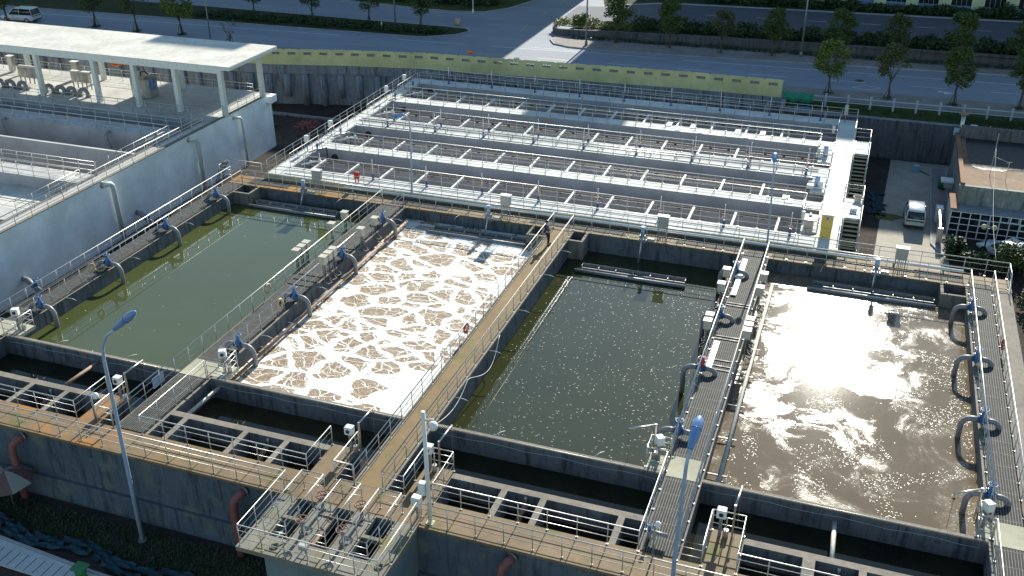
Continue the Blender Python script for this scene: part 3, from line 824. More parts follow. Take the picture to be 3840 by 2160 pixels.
# ---------------- beige control boxes on the walkways
def cbox(x, y, top, side, label, grp):
    t = thing('control_box', label, 'control box', (x,y,0), grp)
    w = .2
    m = MB(); m.bbox(x-w,x+w,y-.21,y+.21,top-.52,top-.04,.02); m.build('housing', M['box'], t)
    m = MB(); n0 = len(m.v); m.bbox(x-w-.05,x+w+.05,y-.25,y+.25,top-.038,top+.03,.02); m.build('sloping_lid', M['box'], t)
    for s_ in (-.13,.13): MB().box(x-.025,x+.025,y+s_-.02,y+s_+.02,-.45,top-.52).build('leg', M['galv'], t)
    m = MB()
    for k in range(3): m.tube([(x+.06*(k-1),y,top-.52),(x+.05*(k-1),y+.05,.1),(x+side*.15,y+.1*(k-1),-.2)], .014, 4)
    m.tube([(x+side*.05,y-.25,-.1),(x+side*.3,y-.2,-.25),(x+side*.35,y+.2,-.3),(x+side*.1,y+.3,-.15)], .04, 6)
    m.build('cables', M['black'], t)
L1 = [(-14.95,18.14,1.46,'nearest of the three joined boxes'),(-14.95,18.76,1.46,'middle of the three joined boxes'),(-14.95,19.38,1.46,'farthest of the three joined boxes'),(-14.95,22.75,1.36,'single box in the gap of the railing'),(-14.95,24.6,1.42,'single box nearest the rear deck')]
for x, y, z, w in L1: cbox(x, y, z, -1, 'beige control box over the green basin, '+w, 'beige boxes on the first dividing walkway')
L2 = [(-12.7,17.6,1.6,'nearest of the three joined boxes'),(-12.7,18.22,1.6,'middle of the three joined boxes'),(-12.7,18.84,1.6,'farthest of the three joined boxes'),(-12.7,22.65,1.36,'single box halfway to the rear deck'),(-12.7,24.65,1.3,'single box beside the farthest blue valve')]
for x, y, z, w in L2: cbox(x, y, z, 1, 'beige control box over the foaming basin, '+w, 'beige boxes on the first dividing walkway')
L3 = [(11.35,17.6,1.5,'nearest of its pair'),(11.35,18.3,1.5,'farther of its pair'),(11.35,22.3,1.5,'single box before the pipe arch'),(11.35,24.3,1.5,'single box nearest the rear deck')]
for x, y, z, w in L3: cbox(x, y, z, -1, 'cream control box over the speckled basin, '+w, 'cream boxes on the pipe arch walkway')
L4 = [(13.55,17.3,1.45,'nearest of three joined boxes'),(13.55,17.95,1.45,'middle of three joined boxes'),(13.55,18.6,1.45,'farthest of three joined boxes'),(13.55,22.9,1.3,'single box halfway to the deck'),(13.55,24.8,1.3,'single box nearest the rear deck')]
for x, y, z, w in L4: cbox(x, y, z, 1, 'cream control box over the glaring basin, '+w, 'cream boxes on the pipe arch walkway')

# ---------------- gate drives in the cages
def drive(x, y, rot, label, crane=True, z0=0.):
    t = thing('gate_drive', label, 'gate drive', (x,y,z0), 'motor driven gates near the front channel')
    m = MB(); m.bbox(-.2,.2,-.16,.16,1.05,1.42,.03); m.build('motor_box', M['box'], t) if 0 else None
    def put(mb, name, mat):
        Mx = Matrix.Translation((x,y,z0)) @ Matrix.Rotation(rot,4,'Z'); mb.xform(Mx); return mb.build(name, mat, t)
    b = put(MB().bbox(-.2,.2,-.18,.18,1.02,1.42,.03), 'motor_box', M['boxwhite'])
    m2 = MB(); m2.cyl((0,-.19,1.22),(0,-.21,1.22),.10,10); Mx = Matrix.Translation((x,y,z0)) @ Matrix.Rotation(rot,4,'Z'); m2.xform(Mx); m2.build('round_window', M['glassdark'], b)
    put(MB().box(-.07,.07,-.05,.05,0,1.02), 'column', M['galv'])
    put(MB().tube([(.25,0,0),(.25,0,.35),(.25,0,.36)], .12, 8).cyl((.25,0,.36),(.25,0,1.0),.03,6), 'screw', M['boxgrey'])
    put(MB().tube([(.02,.1,1.0),(.2,.25,.7),(.12,.3,.3),(.3,.2,.05)], .018, 5), 'cable', M['black'])
    if crane:
        put(MB().box(.48,.56,-.04,.04,0,1.75).tube([(.52,0,1.7),(.60,1.35,1.72)], .05, 6), 'lifting_arm', M['steel_dull'])
        put(MB().cyl((.6,1.3,1.7),(.6,1.3,-1.0),.012,4).sphere((.6,1.3,1.45),.07,8,6), 'chain', M['wheel'])
drive(-15.9, 2.15, 0, 'white boxed gate drive at the end of the left gangway')
drive(-2.75, 2.2, 0, 'white boxed gate drive at the end of the gangway left of the central walkway')
drive(1.35, 2.1, 0, 'white boxed gate drive with lifting arm right of the central walkway')
drive(14.65, 2.1, 0, 'white boxed gate drive in the railed cage at the bottom right', True)
drive(-12.35, 6.1, .5, 'grey boxed gate drive at the near corner of the foaming basin', False)
drive(11.15, 6.2, 2.2, 'white boxed gate drive with arm at the near corner of the speckled basin', True)
drive(25.1, 6.2, 2.2, 'white boxed gate drive with arm at the right near corner of the glaring basin', True)
drive(-26.2, 6.1, .4, 'grey boxed gate drive at the near corner of the green basin', False)

# sign plate on the boxed walkway rail
m = MB(); m.box(-14.7,-14.68,3.2,4.1,.25,.85); tag(m.build('notice_plate', M['lampw']), 'blank grey plate hung on the front of the boxed walkway railing', 'plate')

# ---------------- lifebuoys
def buoy(x, y, z, mat, label, grp=None):
    t = thing('lifebuoy', label, 'lifebuoy', (x,y,z), grp)
    MB().torus((x,y,z), .27, .065, 'x', 24, 8).build('ring', M[mat], t)
    m = MB()
    for k in range(4):
        a = PI/4+k*PI/2; c = (x, y+.27*math.cos(a), z+.27*math.sin(a))
        m.sphere(c, .075, 8, 6, (.95,.7,.7))
    m.each('band', M['umb_white'] if mat != 'red' else M['red'], t)
buoy(-14.62, 14.1, .72, 'orange_b', 'faded orange lifebuoy on the green basin side of the boxed walkway')
buoy(-12.92, 12.7, .72, 'orange_b', 'faded orange lifebuoy on the foaming basin side of the boxed walkway')
buoy(-26.72, 12.9, .72, 'orange_b', 'faded lifebuoy on the far left grating walkway')
buoy(-1.47, 13.6, .72, 'red', 'red lifebuoy on the brown central walkway railing')
buoy(11.72, 14.4, .72, 'red', 'red lifebuoy beside the pipe arch of the speckled basin')
buoy(26.8, 21.7, .6, 'red', 'small red lifebuoy on the outermost right railing')
m = MB()
for k in range(4): m.torus((-26.95,13.9,.06+.035*k), .25+.015*k, .02, 'z', 18, 5)
tag(m.build('coiled_hose', M['orange_b']), 'coiled tan hose lying on the far left grating walkway', 'hose')

# ---------------- front wall pipes
for x, w in ((-19.3,'left, behind the parasol'),(-6.6,'next to the valve platform'),(6.35,'at the bottom edge right of the platform')):
    t = thing('drain_pipe', 'faded red bent pipe on the front wall, '+w, 'pipe', (x,-1.9,-4), 'faded red pipes on the front wall')
    m = MB(); m.tube([(x+.35,-1.52,-.45),(x+.25,-1.9,-.5),(x+.05,-2.05,-.75),(x,-2.1,-1.3),(x,-2.1,-2.4),(x,-2.1,-4.1)], .19, 12); m.build('pipe', M['pipe_red'], t)
    m = MB(); m.cyl((x+.36,-1.53,-.45),(x+.33,-1.6,-.46),.25,12); m.each('flange', M['galv'], t)
# ================================================================ pale filter basin behind the deck
ZF = .37
fb = thing('filter_basin', 'pale concrete filter basin with long parallel channels behind the rear deck', 'filter basin', (-4,45,-4))
lanes = [(33.4,38.15),(39.5,44.3),(46.8,51.75),(53.2,57.9)]
hl = [(-24.4,15.95,a,b) for a,b in lanes]
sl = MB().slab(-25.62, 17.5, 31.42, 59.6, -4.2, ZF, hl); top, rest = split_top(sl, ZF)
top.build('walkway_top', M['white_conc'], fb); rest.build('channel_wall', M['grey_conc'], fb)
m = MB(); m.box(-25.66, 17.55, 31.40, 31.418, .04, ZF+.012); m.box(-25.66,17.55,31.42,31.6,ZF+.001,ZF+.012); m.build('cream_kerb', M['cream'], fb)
for a, b in lanes:
    water('lane_water', M['w_lane'], -24.4, 15.95, a, a+2.66, -.85); water('lane_water', M['w_lane_sky'], -24.4, 15.95, a+2.66, b, -.85)
# landings
m = MB(); m.box(17.5,18.75,51.0,54.15,.2,ZF-.002); m.box(17.5,18.75,37.3,40.95,.2,ZF-.002); m.each('landing', M['white_conc'], fb)
m = MB(); m.box(14.9,15.94,48.0,51.74,.15,ZF-.004); m.box(14.9,15.94,41.5,44.29,.15,ZF-.004); m.box(14.9,15.94,34.,37.2,.15,ZF-.004); m.each('valve_bay', M['white_conc'], fb)
# cross beams and hanging pipe in each lane
for i, (a, b) in enumerate(lanes):
    n = 13 if i else 12
    xs = [-22.7+3.0*k for k in range(13)] if i in (0,) else [-21.5+3.0*k for k in range(12)]
    m0 = MB().box(-.08,.08,0,2.4,-.16,0).data('cross_beam', M['white_paint'])
    for x in xs:
        o = bpy.data.objects.new('cross_beam', m0); COL.objects.link(o); o.parent = fb
        o.location = (x+4, a-45+.002, ZF-.02+4)
    m = MB(); m.cyl((-24.3,a+2.5,.16),(15.9,a+2.5,.16), .09, 8); pp = m.build('lane_pipe', M['pipe_rust'], fb)
    m = MB()
    for k in range(26): m.box(-23.9+1.5*k,-23.7+1.5*k,a+2.4,a+2.6,.02,.12)
    m.each('pipe_saddle', M['black'], pp)
    m = MB(); m.box(-24.3,15.9,a+2.66,a+2.86,-1.5,-.02); m.build('baffle', M['grey_conc'], fb)
    m = MB(); m.tube([(-23.9,a+.6,ZF+.05),(-23.2,a+1.4,.45),(-22.8,a+1.9,.35),(-22.8,a+2.3,-.3)], .07, 8); m.sphere((-23.4,a+1.2,.5),.12,8,6); m.sphere((-22.9,a+1.75,.5),.12,8,6); m.build('inlet_pipe', M['boxwhite'], fb)
    m = MB(); m.cyl((-24.38,a+3.7,-.35),(-24.25,a+3.7,-.35),.28,14); m.cyl((-23.2,b-.14,-.35),(-23.2,b-.005,-.35),.28,14); m.each('port', M['black'], fb)
    m = MB(); m.bbox(15.5 if i % 2 else 14.75, 15.75 if i % 2 else 15.0, b-2.2, b-1.95, .3, .95); m.build('float_switch', M['boxwhite'], fb)
m = MB()
for (a, b, c, d) in ((-24.2,15.9,31.9,32.0),(-24.2,14.6,32.75,32.85)): m.box(a,b,c,d,ZF+.001,ZF+.03)
m.each('expansion_strip', M['grey_conc'], fb)
for y in (44.75,45.25):
    m = MB(); m.cyl((-24.3,y,.72),(15.2,y,.72), .055, 8)
    p = m.build('middle_pipe', M['steel_dull'], fb)
    m = MB()
    for k in range(20): m.box(-24+2.0*k,-23.95+2.0*k,y-.02,y+.02,ZF,.68)
    m.each('pipe_stand', M['galv'], p)
# recessed cover plates and loose planks on strip D and B at the right
def plank(x, y, w, l, label):
    m = MB(); m.box(x,x+w,y,y+l,ZF+.003,ZF+.05); return m
for i, (x, y) in enumerate(((1.6,53.1),(2.6,52.2),(3.7,53.2),(4.6,52.1),(7.6,53.),(8.5,52.1),(9.7,53.3))):
    o = plank(x, y-.3, .45, 1.1, '').build('cover_board', M['white_paint'])
    tag(o, 'loose white cover board on the fourth channel wall, %s' % ['leftmost','second from left','third from left','middle','third from right','second from right','rightmost'][i], 'board', 'loose white boards on the channel walls')
for i, (x, y) in enumerate(((13.4,38.6),(14.6,38.5),(13.1,39.2))):
    o = plank(x, y, .5, .8, '').build('cover_board', M['white_paint'])
    tag(o, 'loose white cover board on the second channel wall, %s' % ['nearer','rightmost','farther'][i], 'board', 'loose white boards on the channel walls')
# valve rods
def rod(x, y, label, grp, tall=1.65, col='blue_dark'):
    t = thing('valve_spindle', label, 'valve', (x,y,ZF), grp)
    MB().tube([(x,y,ZF),(x,y,ZF+.1),(x,y,ZF+.3),(x,y,ZF+.5)],[.13,.08,.1,.07],8).build('valve_body', M[col], t)
    m = MB(); handwheel_mb(m, (x,y,ZF+.68), .145); m.build('handwheel', M['valve_red'], t)
    MB().cyl((x,y,ZF+.5),(x,y,ZF+tall),.028,6).build('spindle_tube', M['boxwhite'], t)
vx = [-21.55,-17.0,-12.5,-8.0,-3.6,.85,5.4,9.85,14.3]
nth = ['first','second','third','fourth','fifth','sixth','seventh','eighth','ninth']
for i, x in enumerate(vx):
    rod(x, 32.95, '%s red wheeled valve rod from the left on the nearest channel wall' % nth[i], 'valve rods on the nearest channel wall')
for i, x in enumerate(vx):
    rod(x, 44.85-.0+.55*0, '%s red wheeled valve rod from the left, near row of the middle wall' % nth[i], 'valve rods on the middle channel wall')
    rod(x, 46.2, '%s red wheeled valve rod from the left, far row of the middle wall' % nth[i], 'valve rods on the middle channel wall')
for i, x in enumerate(vx):
    rod(x, 58.75, '%s red wheeled valve rod from the left on the farthest wall' % nth[i], 'valve rods on the farthest channel wall', 1.7)
# thin pale columns with white head at the left walkway
for i, y in enumerate((36.9,40.95,51.8,55.8)):
    x = -25.0
    t = thing('level_meter', 'white meter box on a post by the left basin walkway, %s' % ['nearest','second nearest','third nearest','farthest'][i], 'meter', (x,y,ZF), 'white meters along the left basin walkway')
    MB().bbox(x-.17,x+.17,y-.14,y+.14,ZF+.85,ZF+1.4).build('meter_box', M['boxwhite'], t)
    MB().cyl((x,y,ZF),(x,y,ZF+.85),.045,8).build('post', M['galv'], t)
    v = thing('small_valve', 'small teal valve on pipework beside the %s white meter box' % ['nearest','second nearest','third nearest','farthest'][i], 'valve', (-24.25,y+.4,ZF), 'small valves along the left basin walkway')
    MB().tube([(-24.3,y+.4,ZF),(-24.3,y+.4,ZF+.35)],.07,8).tube([(-24.6,y-.5,ZF+.15),(-24.3,y+.4,ZF+.15),(-23.9,y+1.2,ZF+.1),(-23.9,y+1.2,-.6)],.06,7).build('pipework', M['steel_dull'], v)
    m = MB(); m.tube([(-24.3,y+.4,ZF+.35),(-24.3,y+.4,ZF+.6)],.10,8); m.torus((-24.3,y+.4,ZF+.66),.12,.02); m.build('valve_head', M['blue'], v)
# rails
GR = None
railing('outer left railing of the filter basin down to its rear corner', [(-25.5,31.6),(-25.5,59.45),(17.35,59.45)], z=ZF, step=1.3)
railing('outer right railing at the rear landing of the filter basin', [(17.4,59.4),(17.4,54.1),(18.68,54.1),(18.68,51.05)], z=ZF)
railing('right walkway railing between the two stair landings', [(17.4,50.9),(17.4,40.95),(18.68,40.95),(18.68,37.4)], z=ZF)
railing('right walkway railing below the near landing', [(17.42,37.2),(17.42,31.7)], z=ZF)
wn = ['first','second','third','fourth']
for i, (a, b) in enumerate(lanes):
    railing('near railing of the %s filter channel counted from the rear deck' % wn[i], [(-24.5,b-.1),(-24.5,a-.07),(15.98,a-.07)], z=ZF, step=1.3)
    xr = 14.85 if i % 2 == 0 else 15.98
    pts = [(-24.4,b+.07),(xr,b+.07)] + ([(xr,b-2.9),(16.0,b-2.9),(16.0,a)] if i % 2 == 0 else [(xr,a+.1)])
    railing('far railing of the %s filter channel counted from the rear deck' % wn[i], pts, z=ZF, step=1.3)
# stairs
for nm, y0 in (('far',51.0),('near',37.3)):
    t = thing('steel_staircase', 'concrete and steel staircase going down from the %s landing of the filter basin' % nm, 'staircase', (18.1,y0-2.2,-4))
    n = 18
    for k in range(n):
        MB().box(17.66,18.62,y0-.24*(k+1)+.02,y0-.24*k,ZF-.23*(k+1)-.05,ZF-.23*(k+1)).build('tread', M['cream'], t)
    m = MB()
    for x in (17.56,18.63):
        m.face([(x,y0,ZF-.35),(x,y0,ZF),(x,y0-4.4,ZF-4.2),(x,y0-4.4,ZF-4.55)]); m.face([(x+.08,y0,ZF-.35),(x+.08,y0-4.4,ZF-4.55),(x+.08,y0-4.4,ZF-4.2),(x+.08,y0,ZF)])
        m.face([(x,y0,ZF),(x+.08,y0,ZF),(x+.08,y0-4.4,ZF-4.2),(x,y0-4.4,ZF-4.2)])
    m.build('stringer', M['cream'], t)
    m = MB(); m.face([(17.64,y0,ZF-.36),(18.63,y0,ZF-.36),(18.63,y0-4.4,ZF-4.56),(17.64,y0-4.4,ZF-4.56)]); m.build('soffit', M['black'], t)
    railing('outer handrail of the %s staircase' % nm, [(18.72,y0-.1,ZF),(18.72,y0-4.3,ZF-4.1)], step=1.3)
    railing('inner handrail of the %s staircase' % nm, [(17.58,y0-.1,ZF),(17.58,y0-4.3,ZF-4.1)], step=1.3)
# things on the basin
t = thing('yellow_cabinet', 'tall yellow cabinet with a white top at the right end of the filter basin', 'cabinet', (16.5,33.6,ZF))
MB().bbox(16.2,16.95,33.2,33.75,ZF+.75,ZF+1.7).build('upper_box', M['yellow_cab'], t)
MB().bbox(16.22,16.93,33.22,33.73,ZF,ZF+.72).build('lower_box', M['yellow_cab'], t)
MB().box(16.12,17.03,33.1,33.85,ZF+1.702,ZF+1.78).build('top_cover', M['boxwhite'], t)
MB().box(16.5,16.66,33.185,33.198,ZF+1.35,ZF+1.55).build('notice', M['lamp'], t)
t = thing('blower_unit', 'steel blower unit in the nearest valve bay left of the yellow cabinet', 'machine', (15.3,34.8,ZF))
m = MB(); m.bbox(15.05,15.7,34.3,34.9,ZF+.1,ZF+.65); Mx = Matrix.Identity(4); m.build('casing', M['boxgrey'], t)
m = MB(); m.tube([(15.4,34.9,ZF+.5),(15.4,35.4,ZF+.7),(15.4,35.9,ZF+.3)], .1, 8); m.build('duct', M['steel_dull'], t)
for i, (x, y) in enumerate(((15.3,42.6),(15.4,49.6))):
    t = thing('pump_unit', ['blue grey pump unit in the middle valve bay','blue grey pump unit in the far valve bay'][i], 'pump', (x,y,ZF))
    MB().tube([(x,y,ZF),(x,y,ZF+.5),(x,y,ZF+.9)],[.22,.2,.14],12).build('pump_body', M['lampw'], t)
    MB().tube([(x,y,ZF+.25),(x-.5,y,ZF+.3),(x-.6,y+.5,ZF+.1)],.1,8).bbox(x-.7,x-.2,y-.7,y-.3,ZF,ZF+.3).build('pipework', M['boxwhite'], t)
t = thing('plastic_basket', 'round pale basket standing on the near stair landing', 'basket', (18.35,40.5,ZF))
MB().tube([(18.35,40.5,ZF+.0),(18.35,40.5,ZF+.38)],[.22,.32],16,caps=False).torus((18.35,40.5,ZF+.38),.32,.03).build('body', M['box'], t)
m = MB(); m.face([(17.7,38.2,ZF+.02),(18.5,38.0,ZF+.05),(18.6,39.2,ZF+.1),(18.1,39.6,ZF+.02),(17.75,39.1,ZF+.08)]); m.bbox(17.9,18.4,38.4,38.9,ZF+.1,ZF+.3)
tag(m.build('crumpled_sheet', M['boxwhite']), 'crumpled white sheeting lying on the near stair landing', 'sheeting')
t = thing('junction_post', 'slim grey box on a post at the rear right corner of the filter basin', 'junction box', (16.4,58.9,ZF))
MB().bbox(16.22,16.55,58.75,59.05,ZF+.7,ZF+1.55).build('box', M['boxgrey'], t); MB().cyl((16.4,58.9,ZF),(16.4,58.9,ZF+.7),.05,8).build('post', M['galv'], t)
t = thing('fire_box', 'small red box on a stand beside the left rear deck', 'red box', (-17.95,32.1,ZF))
MB().bbox(-18.15,-17.75,32.0,32.25,ZF+.35,ZF+.85).build('box', M['red'], t)
for s_ in (-.12,.12): MB().box(-17.95+s_-.03,-17.95+s_+.03,32.08,32.16,ZF,ZF+.35).build('leg', M['red'], t)
m = MB(); m.tube([(20.0,39.8,-3.9),(20.1,37,-3.85),(20.6,34.8,-3.9),(20.2,33,-3.9),(19.8,31.6,-3.85)], .05, 6); tag(m.build('hose', M['cable']), 'pale green hose lying on the yard beside the near staircase', 'hose')

# ================================================================ lamps
def street_head(mb_head, mb_vis, p, d):
    pass
def lamp(label, base, polepts, head0, head1, r0, r1, group=None, hr=.2):
    t = thing('yard_lamp', label, 'lamp post', base, group)
    MB().tube(polepts, [r0+(r1-r0)*i/(len(polepts)-1) for i in range(len(polepts))], 10).build('pole', M['lampw'], t)
    a, b = Vector(head0), Vector(head1); d = b-a
    m = MB(); pts = [a+d*k for k in (0,.06,.22,.45,.7,.88,.97,1.0)]
    m.tube(pts, [hr*.45,hr*.62,hr*.72,hr*.95,hr*1.0,hr*.75,hr*.4,hr*.05], 14)
    h = m.build('lamp_head', M['lamp'], t)
    q0, q1 = a+d*.2-Vector((0,0,hr*.35)), a+d*.9-Vector((0,0,hr*.55))
    MB().tube([q0, (q0+q1)/2, q1], [hr*.5,hr*.72,hr*.4], 10).build('lens', M['boxwhite'], h)
    pr = a+d*.58
    MB().tube([pr-d*.008, pr+d*.008],[hr*1.03]*2,14).build('joint_ring', M['blue_dark'], h)
    MB().cyl(base, (base[0],base[1],base[2]+.06), .22, 10).build('base_plate', M['galv'], t)
lamp('large blue grey lamp post in front of the green basin, curved at its top', (-11.7,-2.75,-4),
     [(-11.7,-2.75,-4),(-11.62,-2.75,0),(-11.55,-2.75,4),(-11.53,-2.75,6.2),(-11.42,-2.75,6.9),(-11.1,-2.75,7.45),(-10.5,-2.75,7.95)], (-10.6,-2.75,7.88), (-9.27,-2.75,8.98), .105, .05, 'blue grey lamp posts at the front', .19)
lamp('large blue grey lamp post at the bottom right, head pointing away over the grating walkway', (13.45,-2.0,-4),
     [(13.45,-2,-4),(13.45,-2,2),(13.52,-2,5),(13.55,-1.95,6.3),(13.58,-1.8,6.8),(13.6,-1.55,7.0)], (13.6,-1.7,6.92), (13.68,-.35,7.5), .10, .05, 'blue grey lamp posts at the front', .21)
lamp('slim lamp post behind the rear deck rising between foaming and green basins', (-13.05,31.46,0),
     [(-13.05,31.46,0),(-12.95,31.46,3),(-12.9,31.46,5.4),(-12.95,31.46,6.0),(-13.1,31.46,6.35),(-13.4,31.46,6.42)], (-13.3,31.46,6.42), (-14.35,31.46,6.15), .07, .035, 'slim lamp posts on the rear deck', .17)
lamp('slim lamp post behind the rear deck rising from the pipe arch walkway', (13.02,31.46,0),
     [(13.02,31.46,0),(12.95,31.46,3),(12.85,31.46,5.5),(12.8,31.5,6.0)], (12.8,31.5,6.0), (12.75,32.4,6.25), .07, .035, 'slim lamp posts on the rear deck', .2)
# cctv pole
t = thing('camera_pole', 'tall white camera pole beside the valve platform', 'camera pole', (2.83,-1.2,0))
MB().bbox(2.66,3.0,-1.37,-1.03,0.001,.03,.01).build('base_plate', M['cream'], t)
MB().tube([(2.83,-1.2,0),(2.8,-1.2,2.6),(2.78,-1.2,5.75)],[.10,.09,.085],10).build('pole', M['boxwhite'], t)
MB().bbox(2.42,2.72,-1.4,-1.1,1.55,2.15).build('equipment_box', M['boxwhite'], t)
cam = MB().tube([(2.85,-1.2,5.35),(3.2,-1.2,5.45),(3.22,-1.2,5.4)],.04,8).each('arm', M['boxwhite'], t)
MB().sphere((3.2,-1.2,5.12),.19,14,10,(1,1,1.15)).build('camera_housing', M['boxwhite'], t)
MB().sphere((3.2,-1.2,4.97),.13,12,8).build('camera_dome', M['glassdark'], t)
t = thing('switch_box', 'white box on the railing corner between valve platform and camera pole', 'switch box', (2.3,-1.1,0))
MB().bbox(2.0,2.4,-1.3,-.95,.75,1.2).build('box', M['boxwhite'], t); MB().box(2.16,2.24,-1.16,-1.08,0,.75).build('post', M['galv'], t)
# bullet camera on a post near the grating walkway, front right
t = thing('camera_post', 'small post with white dome camera on the front of the pipe arch walkway', 'camera post', (12.3,-.2,0))
MB().cyl((12.3,-.2,0),(12.3,-.2,1.75),.035,8).build('post', M['galv'], t); MB().sphere((12.42,-.2,1.8),.13,10,8,(1,1,1.3)).build('camera', M['boxwhite'], t)
t = thing('camera_post', 'small white dome camera on the railing by the left gangway', 'camera post', (-15.9,.2,0))
MB().cyl((-15.9,.2,0),(-15.9,.2,1.55),.04,8).build('post', M['galv'], t); MB().tube([(-15.9,.2,1.5),(-15.6,.2,1.6)],.05,8).sphere((-15.55,.2,1.55),.15,10,8,(1,1,1.2)).build('camera', M['boxwhite'], t)
t = thing('outlet_pipe', 'short pipe with teal valve at the front of the pipe arch walkway', 'pipe', (12.0,.6,0))
MB().tube([(11.9,.9,.0),(11.9,.9,.3),(12.0,.9,.42),(12.7,.85,.42)],.09,10).build('elbow', M['pipe_grey'], t); m = MB(); m.tube([(11.9,.9,.42),(11.9,.9,.7)],.07,8); m.torus((11.9,.9,.75),.1,.02); m.build('valve', M['blue'], t)
# junction box on the front platform
t = thing('junction_box', 'small dark box on a stalk near the front edge of the valve platform', 'junction box', (-1.2,-4.75,0))
MB().bbox(-1.45,-1.05,-4.9,-4.65,.35,.6).build('box', M['boxgrey'], t); MB().cyl((-1.2,-4.75,0),(-1.2,-4.75,.35),.03,6).build('stalk', M['galv'], t)
for i, (x, y) in enumerate(((-2.7,-4.75),(1.95,-4.4))):
    m = MB(); m.torus((x,y,.03),.16,.018); m.torus((x+.06,y+.05,.05),.13,.018); m.tube([(x+.1,y,.03),(x+.4,y+.5,.03),(x+.3,y+1.1,.03)],.016,5)
    tag(m.build('coiled_cable', M['black']), ['coiled black cable by the left front corner of the valve platform','coiled black cable by the right front corner of the valve platform'][i], 'cable')
# ================================================================ mint white tank building on the left
ZL = 1.2
lb = thing('tank_building', 'mint white walled tank building with a pale flat canopy roof on the left', 'building', (-60,20,-4))
lh = [(-110,-36.35,36.0,38.85),(-110,-36.35,30.15,34.0),(-110,-36.35,25.15,29.9),(-110,-36.35,18.0,23.35),(-110,-36.35,8.0,16.2)]
sl = MB().slab(-112, -35.2, -10, 47.8, -4.2, ZL, lh); top, rest = split_top(sl, ZL)
ext, inn = MB(), MB()
for f in rest.f:
    ps = [rest.v[i] for i in f]
    (ext if all(abs(p[0]+35.2) < 1e-4 for p in ps) or all(abs(p[1]-47.8) < 1e-4 for p in ps) else inn).face(ps)
top.build('deck_top', M['canopy_deck'], lb); ext.build('white_wall', M['mint'], lb); inn.build('pit_wall', M['grey_conc'], lb)
for a, b, mt, z in ((36.0,38.85,'w_black',-1.3),(30.15,34.0,'w_black',-1.6),(25.15,29.9,'w_black',-1.6),(8,16.2,'w_black',-1.)): water('pit_water', M[mt], -110, -36.35, a, b, z)
m = MB(); m.face([(-110,18,.2),(-36.35,18,.2),(-36.35,23.35,.2),(-110,23.35,.2)]); struct('pit_water', m, M['canopy_top'])
m = MB(); m.box(-35.24,-34.55,46.9,47.85,.55,ZL-.003); m.build('corner_ledge', M['mint'], lb)
m = MB(); m.box(-35.45,-35.16,-9,47.7,ZL+.002,ZL+.06); m.box(-36.5,-36.36,-9,38.8,ZL+.002,ZL+.05); m.build('edge_kerb', M['ledge'], lb)
cn = thing('canopy', 'long pale flat canopy roof on square white columns over the tank building deck', 'canopy', (-60,44,ZL))
sl = MB().box(-112,-34.0,40.25,48.0,5.42,5.7); sl.build('roof_slab', M['white_paint'], cn)
MB().box(-111.98,-34.02,40.27,47.98,5.702,5.75).build('roof_surface', M['canopy_top'], cn)
MB().box(-112,-34.9,40.27,40.66,5.08,5.418).box(-112,-34.9,46.3,46.66,5.08,5.418).each('roof_beam', M['white_paint'], cn)
for x in (-35.15,-39.9,-44.3,-48.7,-55.2,-61.7,-68.2,-74.7): MB().box(x-.2,x+.2,40.27,40.67,ZL,5.08).build('column', M['white_paint'], cn)
for x in (-35.15,-44.0,-53.2,-62.4,-71.6): MB().box(x-.2,x+.2,46.28,46.68,ZL,5.08).build('column', M['white_paint'], cn)
def LR(label, pts, **k): return railing(label, pts, z=ZL, **k)
LR('outer railing along the top of the mint white wall', [(-35.1,40.1),(-35.1,8)], step=1.5)
LR('railing on the right end of the canopy deck', [(-35.0,40.9),(-35.0,46.2)])
LR('rear railing under the canopy roof', [(-36.3,46.75),(-72,46.75)], step=1.5)
LR('railing along the canopy deck edge above the rear pit', [(-36.4,35.9),(-36.4,38.9),(-72,38.9)], step=1.5)
LR('rear railing of the upper pit walkway in the tank building', [(-36.4,35.85),(-72,35.85)], step=1.5)
LR('near railing of the upper pit walkway in the tank building', [(-36.25,25.1),(-36.25,34.05),(-72,34.05)], step=1.5)
LR('rear railing of the lower pit walkway in the tank building', [(-36.3,25.05),(-60,25.05)], step=1.5)
LR('near railing of the lower pit walkway in the tank building', [(-36.25,17),(-36.25,23.4),(-60,23.4)], step=1.5)
for i, (x, y, z) in enumerate(((-53.6,33.9,ZL),(-42.4,33.9,ZL),(-46.3,23.3,ZL))):
    t = thing('wall_elbow', ['dark hooked pipe in the upper pit of the tank building, left one','dark hooked pipe in the upper pit of the tank building, right one','dark hooked pipe over the lower white pit of the tank building'][i], 'pipe', (x,y,z))
    MB().tube([(x,y+.3,z-.2),(x,y,z+.0),(x,y-.35,z-.05),(x,y-.5,z-.5),(x+.4,y-.6,z-1.3),(x+.7,y-.6,z-2.4)], .13, 8).build('pipe', M['galv'], t)
def scab(x0, x1, y, z0, z1, n, label, legs=True):
    t = thing('steel_cabinet', label, 'cabinet', ((x0+x1)/2,y,ZL), 'stainless cabinets under the canopy')
    w = (x1-x0)/n
    for k in range(n): MB().bbox(x0+k*w+.015,x0+(k+1)*w-.015,y-.2,y+.2,z0,z1,.015).build('door_panel', M['steel_dull'], t)
    MB().box(x0-.06,x1+.06,y-.27,y+.27,z1+.002,z1+.05).build('rain_cover', M['boxwhite'], t)
    if z0 > ZL+.1:
        for k in range(n+1): MB().box(x0+k*(x1-x0)/n-.03,x0+k*(x1-x0)/n+.03,y-.05,y+.05,ZL,z0).build('leg', M['galv'], t)
scab(-60.4,-58.2,43.2,ZL+.65,2.85,4,'row of four joined steel cabinets on legs, left under the canopy')
scab(-54.2,-52.1,43.4,ZL+.65,2.85,4,'row of four joined steel cabinets on legs, middle of the canopy deck')
